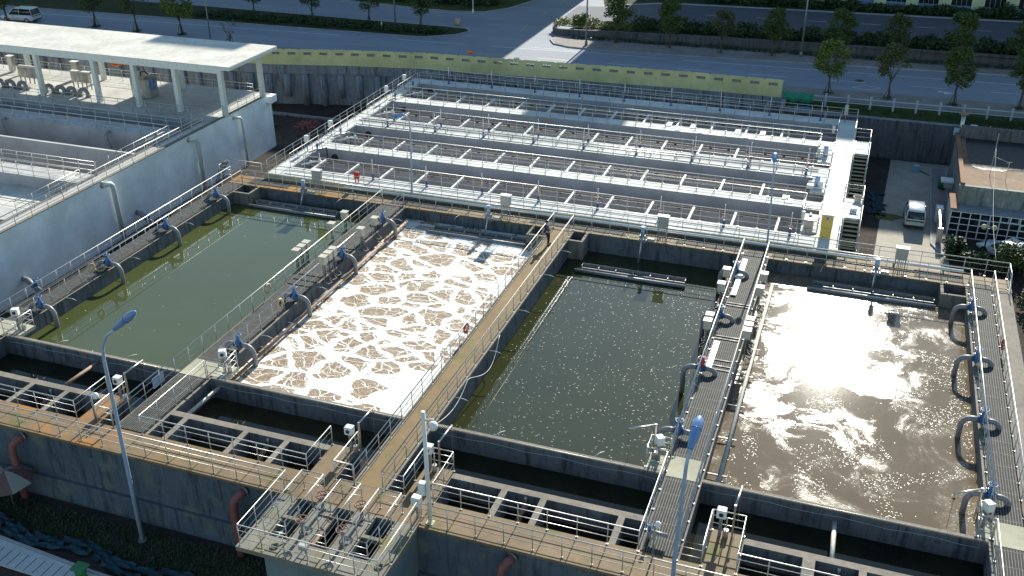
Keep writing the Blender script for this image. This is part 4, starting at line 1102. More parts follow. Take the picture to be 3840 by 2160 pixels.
scab(-56.3,-55.6,45.9,ZL+.1,2.95,1,'single tall steel cabinet near the rear rail, middle of the canopy deck')
scab(-64.4,-63.8,46.0,ZL+.1,2.8,1,'single tall steel cabinet near the rear rail at the left picture edge')
t = thing('steel_tank', 'large brushed steel tank box standing behind the third canopy column', 'tank', (-45.8,43.3,ZL))
MB().bbox(-46.9,-44.75,42.5,44.1,ZL+.05,3.25,.25).build('shell', M['steel_dull'], t)
MB().tube([(-45.9,43.2,3.25),(-45.9,43.2,3.5),(-45.4,43.2,3.6),(-45.1,43.2,3.4)],.07,8).build('top_pipe', M['black'], t)
MB().box(-44.74,-44.6,42.9,43.4,ZL+.8,3.1).build('blue_panel', M['lamp'], t)
for i, x in enumerate((-62.6,-61.2,-59.9,-58.4,-55.2,-53.9,-52.6,-51.2)):
    t = thing('pump_elbow', '%s grey pipe elbow from the left on the canopy deck edge' % nth[i], 'pipe', (x,41.3,ZL), 'grey pipe elbows on the canopy deck')
    p = [(x-.45,41.3,ZL),(x-.45,41.3,ZL+.35)]
    for k in range(1,7): a = k*PI/6; p.append((x-.45*math.cos(a), 41.3, ZL+.35+.35*math.sin(a)))
    p.append((x+.45,41.3,ZL))
    MB().tube(p,.2,10).build('elbow', M['pipe_grey'], t)
    MB().cyl((x-.45,41.3,ZL),(x-.45,41.3,ZL+.06),.3,12).cyl((x+.45,41.3,ZL),(x+.45,41.3,ZL+.06),.3,12).each('flange', M['galv'], t)
# hoist hanging below the roof
t = thing('chain_hoist', 'orange and black hoist hanging under the canopy roof above the steel tank', 'hoist', (-47.3,43.6,5.3))
MB().bbox(-49.5,-47.3,43.5,43.8,3.95,4.55,.08).tube([(-49.6,43.65,3.95),(-49.0,43.65,3.75),(-48.2,43.65,4.0)],.14,8).build('orange_jib', M['orange'], t)
MB().bbox(-46.7,-45.6,43.4,43.9,4.3,4.75,.1).build('motor', M['black'], t)
MB().cyl((-48.4,43.65,4.5),(-48.4,43.65,5.42),.06,8).cyl((-46.2,43.65,4.7),(-46.2,43.65,5.42),.06,8).build('hanger', M['galv'], t)
MB().tube([(-46.1,43.6,4.35),(-45.9,43.6,3.9),(-45.7,43.6,3.55)],.03,6).build('chain', M['black'], t)
# drain pipes on the mint wall
for i, (y, zt, zb, r) in enumerate(((42.0,.72,-3.95,.13),(35.4,.9,-3.95,.23),(24.7,.9,-3.95,.24))):
    t = thing('wall_pipe', '%s bent grey drain pipe on the mint white wall' % ['farthest','middle','nearest'][i], 'pipe', (-35.1,y,zt), 'bent drain pipes on the mint wall')
    MB().tube([(-35.22,y-.45,zt),(-34.95,y-.3,zt),(-34.8,y-.05,zt-.02),(-34.75,y+.1,zt-.2),(-34.75,y+.15,zt-.6),(-34.75,y+.2,zb)], r*.8, 12).build('pipe', M['pipe_lt'], t)
    MB().torus((-35.18,y-.45,zt), r*.9, .04, 'x').build('collar', M['steel_dull'], t)
for i, y in enumerate((27.3,15.2)):
    t = thing('wall_valve', ['blue valve with handwheel at the foot of the mint wall, farther one','blue valve with handwheel at the foot of the mint wall, nearer one'][i], 'valve', (-35.1,y,-2.8))
    MB().tube([(-35.22,y,-2.6),(-34.7,y-.1,-2.6),(-34.4,y-.2,-2.75),(-33.6,y-.3,-3.2)], .2, 10).build('pipe', M['pipe_grey'], t)
    m = MB(); m.tube([(-34.0,y-.25,-3.0),(-33.9,y-.25,-2.4)],[.22,.12],10); handwheel_mb(m, (-33.9,y-.25,-2.25), .2); m.build('valve_body', M['blue'], t)
t = thing('wall_cables', 'black cables hanging from the white wall beside the left end of the rear deck', 'cables', (-29.3,31.5,0))
m = MB()
for k in range(5): m.tube([(-29.0-.1*k,31.4,.9),(-29.5-.12*k,31.6,.2),(-30.2-.15*k,31.8,-1.5),(-30.6,32,-3.9)], .03, 5)
m.build('cable_bundle', M['black'], t)

# ================================================================ ground, yard
m = MB(); m.face([(-160,-70,-4.0),(160,-70,-4.0),(160,66.5,-4.0),(-160,66.5,-4.0)]); struct('ground', m, M['soil'])
m = MB(); m.face([(19.8,31.6,-3.992),(24.6,31.6,-3.992),(25.3,34,-3.992),(25.4,44,-3.992),(26,62.9,-3.992),(20.9,62.9,-3.992),(20.4,50,-3.992)]); struct('yard_paving', m, M['yard'])
m = MB(); m.face([(28.4,-20,-3.99),(33.5,-20,-3.99),(36,45,-3.99),(30.5,45,-3.99)]); struct('lane', m, M['road'])
m = MB(); m.prism([(24.1,44.6),(24.2,61.5),(25.6,61.5),(25.6,44.2),(24.9,42.6)], -3.99, -3.86); struct('yard_kerb', m, M['kerb'])
m = MB(); m.prism([(24.25,44.8),(24.32,61.4),(25.5,61.4),(25.5,44.5),(24.95,43.2)], -3.86, -3.855); struct('footpath', m, M['dirt_pink'])
# puddle patch
m = MB(); m.prism([(20.5+.3*math.sin(a*3)+1.1*math.cos(a)+.4, 49.0+.75*math.sin(a)) for a in [k*PI/10 for k in range(20)]], -3.99, -3.986); struct('puddle', m, M['w_black'])

# ---------------- paving at lower left, netting, bin, parasol
m = MB(); m.prism([(-30,-5.0),(-30,-6.2),(-8,-6.5),(-8,-5.6),(-12.3,-5.45),(-18.2,-5.0)], -3.99, -3.90); pa = struct('path', m, M['tile_w'])
m = MB()
for k in range(44): 
    x = -29+.5*k; m.box(x, x+.03, -6.35, -5.0-.03*k if 0 else -5.15-.012*k, -3.899, -3.893)
struct('path_joints', m, M['black'])
m = MB(); m.prism([(-30,-4.85),(-18.2,-4.85),(-12.3,-5.3),(-8,-5.45),(-8,-5.55),(-12.3,-5.42),(-18.2,-4.98),(-30,-4.98)], -4, -3.84); struct('path_kerb', m, M['kerb'])
rnd = random.Random(5)
m = MB()
NX, NY = 46, 7
gv = [[(-21+i*.32, -4.55+.14*j-.012*i+.22*math.sin(i*.35)+rnd.uniform(-.05,.05), -3.95+.16*math.sin(i*.7+j*1.3)**2+rnd.uniform(0,.06)) for j in range(NY)] for i in range(NX)]
for i in range(NX-1):
    for j in range(NY-1):
        if rnd.random() < .12: continue
        m.face([gv[i][j],gv[i+1][j],gv[i+1][j+1],gv[i][j+1]], True)
tag(m.build('debris_net', M['teal_net']), 'crumpled teal debris netting lying beside the slab path at bottom left', 'netting')
t = thing('waste_bin', 'green plastic bin beside the pale slab path at the bottom edge', 'bin', (-12.6,-5.8,-4))
MB().tube([(-12.6,-5.8,-3.9),(-12.6,-5.8,-3.3)],[.26,.36],4).build('body', M['bin'], t); MB().bbox(-12.95,-12.25,-6.1,-5.5,-3.3,-3.22).build('lid', M['bin'], t)
t = thing('parasol', 'faded red and cream parasol standing by the front wall at the left edge', 'parasol', (-19.4,-2.8,-4))
for k in range(8):
    a0, a1 = k*PI/4+.2, (k+1)*PI/4+.2; m = MB(); c = (-19.4,-2.8); zt, R = -1.75, 1.35
    prev = None
    for q in range(5):
        r0, r1 = R*q/5, R*(q+1)/5; z0, z1 = zt-.65*(q/5)**1.6, zt-.65*((q+1)/5)**1.6
        m.face([(c[0]+r0*math.cos(a0),c[1]+r0*math.sin(a0),z0),(c[0]+r1*math.cos(a0),c[1]+r1*math.sin(a0),z1),(c[0]+r1*math.cos(a1),c[1]+r1*math.sin(a1),z1),(c[0]+r0*math.cos(a1)+1e-5,c[1]+r0*math.sin(a1),z0)], True)
    m.build('canopy_panel', M['umb_white' if k % 2 else 'umb_red'], t)
MB().cyl((-19.4,-2.8,-4),(-19.4,-2.8,-1.7),.025,8).build('pole', M['galv'], t)

# ---------------- leaf helpers
def leaf_cloud(mb, c, rad, n, size, rnd, shell=.55, flat=.0):
    cx, cy, cz = c
    for _ in range(n):
        while True:
            u = (rnd.uniform(-1,1), rnd.uniform(-1,1), rnd.uniform(-1,1)); d = math.sqrt(sum(k*k for k in u))
            if 1e-3 < d <= 1: break
        k = (shell+(1-shell)*rnd.random())/d*rnd.uniform(.75,1.12)
        p = Vector((cx+u[0]*k*rad[0], cy+u[1]*k*rad[1], cz+u[2]*k*rad[2]))
        a = Vector((rnd.gauss(0,1),rnd.gauss(0,1),rnd.gauss(0,.6))).normalized(); b = a.cross(Vector((rnd.gauss(0,1),rnd.gauss(0,1),rnd.gauss(0,1)))).normalized()
        s1 = size*rnd.uniform(.6,1.4); s2 = s1*.55
        mb.face([p-a*s1, p+b*s2, p+a*s1, p-b*s2])
def crown(mb, rnd, H, base, R, n, size, sparse=False):
    nc = 34 if not sparse else 14
    for k in range(nc):
        a = rnd.uniform(0,2*PI); t = rnd.random()**.8
        zz = base+(H-base)*t
        w = R*(1-abs(2*t-.9)**2.2*.75)
        r = w*math.sqrt(rnd.uniform(.08,1))*.85
        cr = R*rnd.uniform(.30,.46)*(1 if not sparse else .7)
        leaf_cloud(mb, (r*math.cos(a), r*math.sin(a), min(H-cr*.6, zz)), (cr,cr,cr*.8), n//nc, size, rnd, .35)
def trunk(mb, rnd, H, base, R, props=True):
    mb.tube([(0,0,-.2),(.03,0,.5),(0,.03,base*.8),(.02,0,base+.4)], [.11,.09,.075,.05], 7)
    for k in range(7):
        a = k*.9+rnd.uniform(-.3,.3); z0 = base*rnd.uniform(.6,1.0); e = R*rnd.uniform(.4,.8); z1 = base+(H-base)*rnd.uniform(.4,.85)
        mb.tube([(0,0,z0),(e*.5*math.cos(a),e*.5*math.sin(a),(z0+z1)/2-.1),(e*math.cos(a),e*math.sin(a),z1)], [.04,.028,.012], 5)
    if props:
        for k in range(3):
            a = k*2.1+.4; mb.cyl((.45*math.cos(a),.45*math.sin(a),-.1),(0,0,1.35),.028,5)
def tree_proto(name, label, seed, H, base, R, n, size, leaf, bark='bark', sparse=False, group='street trees along the road'):
    rnd = random.Random(seed)
    t = thing(name, label, 'tree', (0,0,0), group)
    m = MB(); trunk(m, rnd, H, base, R); m.build('trunk', M[bark], t)
    m = MB(); crown(m, rnd, H, base, R, n, size, sparse); m.build('crown', M[leaf], t)
    m = MB()
    leaf_cloud(m, (0,0,.08), (.75,.6,.12), 90, .09, rnd, .1); m.build('weeds_at_foot', M['leafd'], t)
    return t
ZR = .2
def put_trees(proto, spots):
    for i, (x, y, z, s_, rz, lab) in enumerate(spots):
        if i == 0:
            proto.location = (x,y,z); proto.rotation_euler = (0,0,rz); proto.scale = (s_,)*3; proto['label'] = lab
        else: copy_tree(proto, (x,y,z), lab, rz, (s_,)*3)
pa_ = tree_proto('street_tree', 'x', 11, 5.3, 1.9, 1.75, 3800, .12, 'leaf')
pb_ = tree_proto('street_tree', 'x', 12, 5.2, 2.0, 1.65, 2500, .11, 'leafr')
pc_ = tree_proto('street_tree', 'x', 13, 5.3, 1.9, 1.7, 3000, .12, 'leafy')
pd_ = tree_proto('street_tree', 'x', 14, 3.4, .6, 1.0, 160, .08, 'leafr', 'barkpale', True)
put_trees(pc_, [(14.3,67.9,ZR,1.,.3,'yellow green street tree nearest the green net fence, right of the yellow wall'),
                (-59.9,68.0,ZR,1.15,1.4,'street tree behind the canopy roof, third from the left edge')])
put_trees(pb_, [(19.8,68.0,ZR,1.,.8,'thin reddish street tree second from the green net fence'),
                (19.9,80.1,ZR,1.05,2.2,'sparse street tree by the far retaining wall, behind the second near tree'),
                (2.1,79.3,ZR,.92,2.9,'pale stemmed street tree by the far wall left of the tall lamp post'),
                (-66.0,67.6,ZR,1.15,1.4,'street tree with forked branches behind the canopy roof, second from the left edge')])
put_trees(pa_, [(25.6,67.8,ZR,1.,.3,'street tree behind the white guard rail, third from the green net'),
                (31.3,68.5,ZR,1.05,1.3,'street tree cut by the right picture edge behind the guard rail'),
                (7.6,79.9,ZR,.98,2.,'round street tree by the far wall just left of the tall lamp post'),
                (14.2,79.6,ZR,1.05,3.,'street tree by the far wall behind the yellow green tree'),
                (26.2,80.6,ZR,1.1,4.,'large street tree by the far wall, second from the right edge'),
                (32.4,81.0,ZR,1.05,5.,'street tree by the far wall at the right picture edge'),
                (-3.7,79.7,ZR,1.0,.9,'round street tree by the far wall, second right of the sunlit corner'),
                (-9.9,80.1,ZR,1.12,1.9,'large street tree right beside the sunlit road corner'),
                (-33.7,79.,ZR,1.05,2.6,'street tree on the left traffic island near its tip'),
                (-40.8,79.4,ZR,1.1,3.4,'street tree on the left traffic island, farther from its tip'),
                (-72.4,68.0,ZR,1.2,4.4,'street tree right of the white parked car behind the canopy'),
                (-84.0,65.8,ZR,1.15,5.2,'street tree in front of the white parked car at the top left'),
                (-48.5,79.0,ZR,1.05,.2,'dark street tree on the far verge above the bare sapling'),
                (-57.,79.2,ZR,1.0,1.2,'dark street tree on the far verge at the top edge left')])
put_trees(pd_, [(-51.8,66.0,ZR,1.0,.5,'nearly bare pale branched sapling above the right part of the canopy')])
# ================================================================ retaining walls and yellow boundary wall
WL_ = [(-84,57.0),(-61,58.0),(-50,58.7),(-42.4,59.75),(-35.1,61.65),(-25.9,63.35),(-16.5,63.9),(-9.1,64.35),(.75,65.0),(10.2,65.0)]
def along(P, d):
    for a, b in zip(P, P[1:]):
        L = math.dist(a,b)
        if d <= L: return (a[0]+(b[0]-a[0])*d/L, a[1]+(b[1]-a[1])*d/L, math.atan2(b[1]-a[1], b[0]-a[0]))
        d -= L
    return (P[-1][0], P[-1][1], math.atan2(P[-1][1]-P[-2][1], P[-1][0]-P[-2][0]))
LT = sum(math.dist(a,b) for a,b in zip(WL_, WL_[1:]))
def obox(mb, cx, cy, ang, l, w, z0, z1, off=0, sh=0):
    n0 = len(mb.v); mb.box(sh-l/2, sh+l/2, off-w/2, off+w/2, z0, z1)
    mb.xform(Matrix.Translation((cx,cy,0)) @ Matrix.Rotation(ang,4,'Z'), n0)
rw = thing('retaining_wall', 'dark concrete pile retaining wall below the yellow boundary wall', 'retaining wall', (-20,64,-4))
m, m2, m3 = MB(), MB(), MB()
d = 0
while d < LT:
    x, y, a = along(WL_, min(d+.95, LT)); obox(m, x, y, a, 1.96, .5, -4.2, -.62, .15); obox(m2, x, y, a, 1.98, .75, -.62, .29, .1); d += 1.9
m.build('wall_face', M['retain'], rw); m2.build('cap_beam', M['retain'], rw)
d = .9; k = 0; rnd = random.Random(4)
while d < LT:
    x, y, a = along(WL_, d); m3.tube([(x+math.sin(a)*.25,y-math.cos(a)*.25,-4.1 if k % 3 else -3.1),(x+math.sin(a)*.2,y-math.cos(a)*.2,-.64)], .36+.05*rnd.random(), 9); d += 1.9+.25*rnd.random(); k += 1
m3.each('pile', M['retain'], rw)
yw = thing('boundary_wall', 'long pale yellow boundary wall with lattice openings beside the road', 'wall', (-20,64,.3))
m, ml = MB(), MB()
n = int(LT/1.72); PN = LT/n
for k in range(n+1):
    x, y, a = along(WL_, min(PN*(k+.5), LT)) if k < n else along(WL_, LT-.8)
    if k == n: continue
    obox(m, x, y, a, PN+.005, .22, .292, 1.38)
    obox(m, x, y, a, PN+.005, .22, 1.66, 1.86)
    for s_ in (-1,1): obox(m, x, y, a, (PN-.86)/2, .22, 1.38, 1.66, 0, s_*(PN/2-(PN-.86)/4))
    obox(m, x, y, a, PN-.28, .27, 1.861, 1.94); obox(m, x, y, a, .24, .25, 1.861, 1.885, 0, PN/2-.0)
    obox(m, x, y, a, .05, .235, .31, 1.37, 0, PN/2)
    for q in range(6): obox(ml, x, y, a, .035, .12, 1.381, 1.659, 0, -.43+.172*q)
    obox(ml, x, y, a, .85, .10, 1.50, 1.54)
    for q in range(5): obox(ml, x, y, a, .10, .09, 1.42+.0*q, 1.47, 0, -.34+.172*q)
m.build('wall_body', M['yellow_wall'], yw); ml.build('lattice', M['lattice'], yw)
for i, (px, py, mt, lab) in enumerate(((-21.7,65.2,'orange','orange cloth hooked on the sunlit top of the yellow wall'),(-16.4,64.6,'boxwhite','small white rag on the sunlit top of the yellow wall'))):
    m = MB(); m.sphere((px,py-.4,2.08 if i == 0 else 1.98),.28 if i == 0 else .16,9,6,(1.2,.7,.7)); m.sphere((px+.25,py-.35,1.98),.15,7,5); tag(m.build('rag', M[mt]), lab, 'cloth')
# right retaining wall, bank and net
r2 = thing('retaining_wall', 'tall brown stained retaining wall behind the yard and parked van', 'retaining wall', (22,63.4,-4))
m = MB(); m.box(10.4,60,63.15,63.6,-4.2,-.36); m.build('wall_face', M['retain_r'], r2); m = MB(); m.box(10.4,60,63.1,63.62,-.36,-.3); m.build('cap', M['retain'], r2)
m = MB(); m.box(10.35,10.75,63.1,65.1,-4.2,.25); m.build('end_wall', M['retain'], r2)
m = MB(); rnd = random.Random(8)
xs = [10.4+1.2*i for i in range(42)]
for i in range(41):
    for (ya, za, yb, zb) in ((63.58,-.32,64.2,-.1),(64.2,-.1,64.9,.14),(64.9,.14,65.7,.19)):
        m.face([(xs[i],ya,za),(xs[i+1],ya,za),(xs[i+1],yb,zb),(xs[i],yb,zb)])
struct('bank', m, M['bank'])
m = MB(); 
for _ in range(5200):
    x, y = rnd.uniform(10.8,56), rnd.triangular(63.6,65.0,64.2); z = -.32+(y-63.58)*.35; h = rnd.uniform(.08,.28); q = rnd.uniform(-.08,.08)
    m.face([(x-.04,y,z),(x+.04,y,z),(x+q,y+rnd.uniform(-.05,.05),z+h)])
tag(m.build('grass', M['weed'] if 0 else M['leafd']), 'rough grass growing on the bank below the guard rail', 'grass', kind='stuff')
t = thing('net_fence', 'bright green net fence between the yellow wall and the guard rail', 'fence', (11.8,64.6,0))
m = MB(); pts = [(10.4+.22*i, 64.7+.12*math.sin(i*1.1), -.25+.05*math.sin(i)) for i in range(14)]
for a, b in zip(pts, pts[1:]):
    m.face([a, b, (b[0],b[1]-.1,.45),(a[0],a[1]-.1,.45)], True); m.face([(a[0],a[1]-.1,.45),(b[0],b[1]-.1,.45),(b[0],b[1]+.1,.95-.03*math.sin(b[0]*4)),(a[0],a[1]+.1,.95-.03*math.sin(a[0]*4))], True)
m.build('net', M['green_net'], t); m = MB()
for x in (10.5,11.9,13.2): m.cyl((x,64.85,-.3),(x,64.85,1.0),.04,6)
m.each('stake', M['galv'], t)
t = thing('guard_rail', 'pale blue white guard rail with square posts beside the road', 'guard rail', (13.2,64.4,ZR))
def gy(x): return 64.35+.03*(x-14)
for z in (.98,.55):
    m = MB(); 
    m.face([]) if 0 else None
    n0 = 0; m.box(0,46,-.04,.04,-.05,.03); m.xform(Matrix.Translation((13.2,gy(13.2)-.08,z)) @ Matrix.Rotation(.03,4,'Z')); m.build('rail_beam', M['rail_white'], t)
pm = MB().box(-.09,.09,-.05,.12,-.4,1.0).bbox(-.11,.11,-.07,.14,1.0,1.05).data('rail_post', M['rail_white'])
for k in range(21):
    x = 14.33+2.0*k; o = bpy.data.objects.new('rail_post', pm); COL.objects.link(o); o.parent = t; o.location = (x-13.2, gy(x)-64.4, 0)
# blue bundle on the bank
m = MB(); m.bbox(11.6,13.2,63.75,64.1,-.3,-.1); tag(m.build('tarpaulin', M['blue']), 'folded blue tarpaulin on the bank below the green net', 'tarpaulin')

# ================================================================ roads
m = MB(); m.face([(-160,54,.14),(-84,57.2,.14),(-61,58.2,.14),(-50,58.9,.14),(-42.4,59.9,.14),(-35.1,61.8,.14),(-25.9,63.5,.14),(-16.5,64.05,.14),(-9.1,64.5,.14),(.75,65.15,.14),(10.3,65.15,.14),(10.5,65.4,.14),(200,66,.14),(300,420,.14),(-300,420,.14),(-300,54,.14)])
struct('upper_ground', m, M['scrub'])
S_ = .045
def ry(y, x): return y+S_*x
m = MB(); m.face([(-160,ry(68.3,-160)+.6,ZR),(160,ry(68.3,160),ZR),(160,ry(79,160),ZR),(40,82,ZR),(-16,98,ZR),(-24.6,126,ZR),(-46,126,ZR),(-160,95,ZR)]); struct('road', m, M['road'])
m = MB(); m.face([(-60,59,ZR-.03),(-42,60.8,ZR-.03),(-26,64.1,ZR-.03),(-9,64.9,ZR-.03),(10.4,65.7,ZR-.03),(160,70,ZR-.03),(160,ry(68.4,160),ZR+.06),(-60,ry(68.4,-60)+.3,ZR+.06)]); struct('pavement', m, M['dirt_pink'])
# far side islands, kerbs
def island(poly, z, matname, kname='kerb'):
    m = MB(); m.prism(poly, ZR-.1, z); k = struct(kname, m, M['kerb'])
    cx = sum(p[0] for p in poly)/len(poly); cy = sum(p[1] for p in poly)/len(poly)
    q = []
    for x, y in poly:
        d = math.hypot(cx-x, cy-y); q.append((x+(cx-x)/d*.3, y+(cy-y)/d*.18))
    m = MB(); m.prism(q, z, z+.012); struct('verge', m, M[matname])
I1 = [(-160,71.5),(-65.6,73.9+.8),(-33.2,75.7),(-31.5,76.0),(-28.6,78.0),(-27.6,79.9),(-28.3,80.9),(-31,81.2),(-45,81.3),(-65,81.8),(-160,80)]
island(I1, ZR+.14, 'scrub')
I2 = [(-160,88.5),(-65,91.8),(-45.2,90.6),(-38,89.5),(-33.5,89.4),(-29.6,90.3),(-27.4,93.2),(-25.6,99.5),(-24.8,112),(-24.6,126),(-160,126)]
island(I2, ZR+.16, 'bank')
I3 = [(-17.6,79.4),(-16.6,77.6),(-14.5,76.7),(-11,76.5),(-1.5,77.1),(12,78.3),(31.8,80.0),(60,82.2),(60,83),(-10,81.3),(-16.5,81.3),(-17.3,80.6)]
island(I3, ZR+.14, 'dirt_pink')
t = thing('low_retaining_wall', 'low dark retaining wall with hedge on top on the far side of the road', 'retaining wall', (5,81.5,ZR))
W3_ = [(-18.6,84.6),(-18.4,83.0),(-17.3,81.7),(-15.5,81.4),(0,81.9),(32,83.2),(60,84.4)]
m = MB()
for (a, b), (za, zb) in zip(zip(W3_, W3_[1:]), ((.8,.9),(.9,1.0),(1.0,1.1),(1.1,1.4),(1.4,1.5),(1.5,1.5))):
    dx, dy = b[0]-a[0], b[1]-a[1]; L = math.hypot(dx,dy); nx, ny = -dy/L*.3, dx/L*.3
    A, B, C, D = (a[0],a[1]),(b[0],b[1]),(b[0]+nx,b[1]+ny),(a[0]+nx,a[1]+ny)
    m.face([(*A,0),(*B,0),(*B,zb),(*A,za)]); m.face([(*A,za),(*B,zb),(*C,zb),(*D,za)]); m.face([(*D,0),(*D,za),(*C,zb),(*C,0)])
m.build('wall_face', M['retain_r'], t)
# sloping upper terrace road
def tz(x): 
    k = min(1,max(0,(x+19)/13)); return ZR+1.05*(k*k*(3-2*k))
m = MB(); m2 = MB(); m3 = MB(); m4 = MB()
xs = [-19.5+1.5*i for i in range(60)]
for a, b in zip(xs, xs[1:]):
    za, zb = tz(a)+.012, tz(b)+.012
    f0, f1 = 87.0+.03*a, 87.0+.03*b; c0, c1 = 98.3+.07*max(a,-6), 98.3+.07*max(b,-6)
    m.face([(a,f0,za),(b,f1,zb),(b,c1,zb),(a,c0,za)])
    if a > -17.9: m2.face([(a,82.0+.03*a,max(za-.02,.9 if a<-12 else 1.0)),(b,82.0+.03*b,max(zb-.02,.9 if b<-12 else 1.0)),(b,f1+.02,zb),(a,f0+.02,za)])
    if a > -15: m3.face([(a,c0,za+.12),(b,c1,zb+.12),(b,c1+.3,zb+.12),(a,c0+.3,za+.12)]); m3.face([(a,c0,za),(b,c1,zb),(b,c1,zb+.12),(a,c0,za+.12)])
    if a > -15: m4.face([(a,c0+.3,za+.1),(b,c1+.3,zb+.1),(b,130,zb+.1),(a,130,za+.1)])
struct('upper_road', m, M['road2']); struct('planting_bed', m2, M['scrub']); struct('upper_kerb', m3, M['kerb']); struct('upper_verge', m4, M['scrub'])
# markings
def strip(pts, w, mt='line_w', z=ZR+.005, nm='road_marking'):
    m = MB()
    for a, b in zip(pts, pts[1:]):
        dx, dy = b[0]-a[0], b[1]-a[1]; L = math.hypot(dx,dy); nx, ny = -dy/L*w/2, dx/L*w/2
        m.face([(a[0]-nx,a[1]-ny,z),(b[0]-nx,b[1]-ny,z),(b[0]+nx,b[1]+ny,z),(a[0]+nx,a[1]+ny,z)])
    return struct(nm, m, M[mt])
strip([(9.9,69.1),(31,70.15),(60,71.4)], .14)
strip([(-100,71.1),(-41.7,73.75)], .14); strip([(-34.6,74.05),(-26.2,74.5)], .14); strip([(-23,74.6),(-13,75.1)], .12)
strip([(-1.4,75.5),(21.6,76.5),(45,77.4)], .15); strip([(-19,75.6),(-3,75.5)], .1)
for k in range(16):
    x = -62+7.6*k; strip([(x,ry(72.1,x)),(x+3.6,ry(72.1,x+3.6))], .12, 'line_y' if k < 6 else 'line_w')
strip([(-24,71.2),(-13,71.7)], .1, 'line_y')
for a, b in (((-22.25,82.4),(-22.4,85.5)),((-22.36,90.8),(-22.34,93.2)),((-22.3,98.5),(-22.3,101))): strip([a,b], .13, 'line_y')
strip([(-15.2,91.3),(-12.,91.4)], .13, 'line_y')
strip([(-45,81.9),(-28.5,81.7)], .1)
strip([(-60,90.6),(-45.2,90.2),(-35.4,88.8),(-29.6,89.6)], .1); 
for k in range(9): 
    x = -2+6*k; strip([(x,93.2+.06*x),(x+2.2,93.2+.06*(x+2.2))], .13, z=ZR+1.07)
D_ = [(16.4,70.85),(17.7,71.95),(19.05,71.4),(17.8,70.4)]
strip([D_[0],D_[1],D_[2],D_[3],D_[0]], .12)
strip([(24.3,72.1),(26.2,71.7),(24.9,71.5)], .35)
for i, (x, y) in enumerate(((-21.0,84.8),(-13.4,93.2),(-8.,72.5),(17.,71.9+1.6),(-27.5,83.5))):
    m = MB(); m.cyl((x,y,ZR+.001),(x,y,ZR+.012),.42,16); o = m.build('manhole_cover', M['black'] if i % 2 else M['galv'])
    tag(o, ['dark round manhole cover in the middle of the side road','round manhole cover in the sunlit upper road','round manhole cover on the near lane behind the yellow wall','round manhole cover near the diamond marking','round manhole cover beside the tip of the left island'][i], 'manhole cover')
# hedges and weeds
def hedge(label, x0, x1, fy, zf, h, wd, n, size, leaf='leafd', seed=1, kind=None, name='hedge', cat='hedge', lump=1.5):
    rnd = random.Random(seed); m = MB()
    x = x0
    cnt = max(1, int((x1-x0)/lump))
    for k in range(cnt):
        cx = x0+(k+.5)*(x1-x0)/cnt+rnd.uniform(-.3,.3)*lump; hh = h*rnd.uniform(.65,1.25)
        leaf_cloud(m, (cx, fy(cx)+rnd.uniform(-.15,.15)*wd, zf(cx)+hh*.45), (lump*.75, wd*.5, hh*.55), n//cnt, size, rnd, .5)
    o = m.build(name, M[leaf]); tag(o, label, cat, kind=kind); return o
hedge('dark hedge on top of the low retaining wall beyond the road', -9, 48, lambda x: 84.3+.03*x, lambda x: tz(x)+.1, 1.25, 3.6, 15000, .16, seed=2, lump=1.3)
hedge('bright sunlit weeds on the corner bed beside the round bush', -18.2, -8.5, lambda x: 84.6, lambda x: .9, .7, 3.6, 3600, .11, 'weed', 3, name='weeds', cat='weeds')
hedge('low dark weeds at the foot of the far retaining wall', -15, 45, lambda x: 81.0+.035*x, lambda x: .3, .45, .8, 5200, .10, seed=4, name='weeds', cat='weeds')
hedge('dark hedge in front of the pale yellow building', -3.5, 48, lambda x: 100.4+.06*x, lambda x: 1.3, 1.4, 2.2, 15000, .2, seed=6, lump=1.6)
hedge('dark undergrowth on the left traffic island', -64, -30, lambda x: 78.9+.03*x, lambda x: .35, .7, 2.8, 9000, .13, seed=7, name='undergrowth', cat='undergrowth')
hedge('dark shrubs on the corner plot at the top centre left', -80, -30, lambda x: 94+.0*x, lambda x: .3, 1.6, 4.6, 12000, .2, seed=9, name='shrubs', cat='shrubs')
rb = MB(); rnd = random.Random(21)
for k in range(12): a = k*.8; leaf_cloud(rb, (-15.3+.55*math.cos(a), 84.2+.5*math.sin(a), 1.6+.45*math.sin(k*1.7)), (.6,.6,.5), 130, .1, rnd, .4)
tag(rb.build('round_bush', M['leafy']), 'round bright green bush in the sunlit corner bed', 'bush')
# street light poles
def spole(x, y, h, label, mt='galv', r=.09, z=ZR+.14):
    t = thing('street_lamp', label, 'street lamp', (x,y,z))
    MB().tube([(x,y,z),(x,y,z+h*.5),(x,y,z+h)],[r*1.25,r,r*.7],8).build('pole', M[mt], t)
    MB().tube([(x,y,z+h),(x,y-1.,z+h+.35),(x,y-1.8,z+h+.4)],[.05,.05,.1],7).each('arm', M[mt], t)
    MB().cyl((x,y,z),(x,y,z+.5),r*1.9,8).build('base', M[mt], t)
spole(-12.8,77.9,9,'tall lamp post standing at the sunlit road corner')
spole(10.55,80.6,9,'tall lamp post on the far pavement before the retaining wall')
spole(-36.6,78.0,9,'dark tall lamp post on the left traffic island')
spole(-30.9,88.9,8,'slim white post at the corner kerb at the top','boxwhite',.07)
spole(-54.6,66.2,8,'thin dark leaning post above the canopy roof','retain',.07,ZR)
m = MB(); m.cyl((-30.5,82.8,ZR),(-30.5,82.8,ZR+.75),.33,12); tag(m.build('drum', M['orange_b']), 'tan drum standing in the slip road by the left island', 'drum')
m = MB(); m.cyl((-38.4,77.9,.35),(-38.4,77.9,1.1),.09,8); tag(m.build('marker_post', M['boxwhite']), 'short white marker post on the left traffic island', 'marker post')
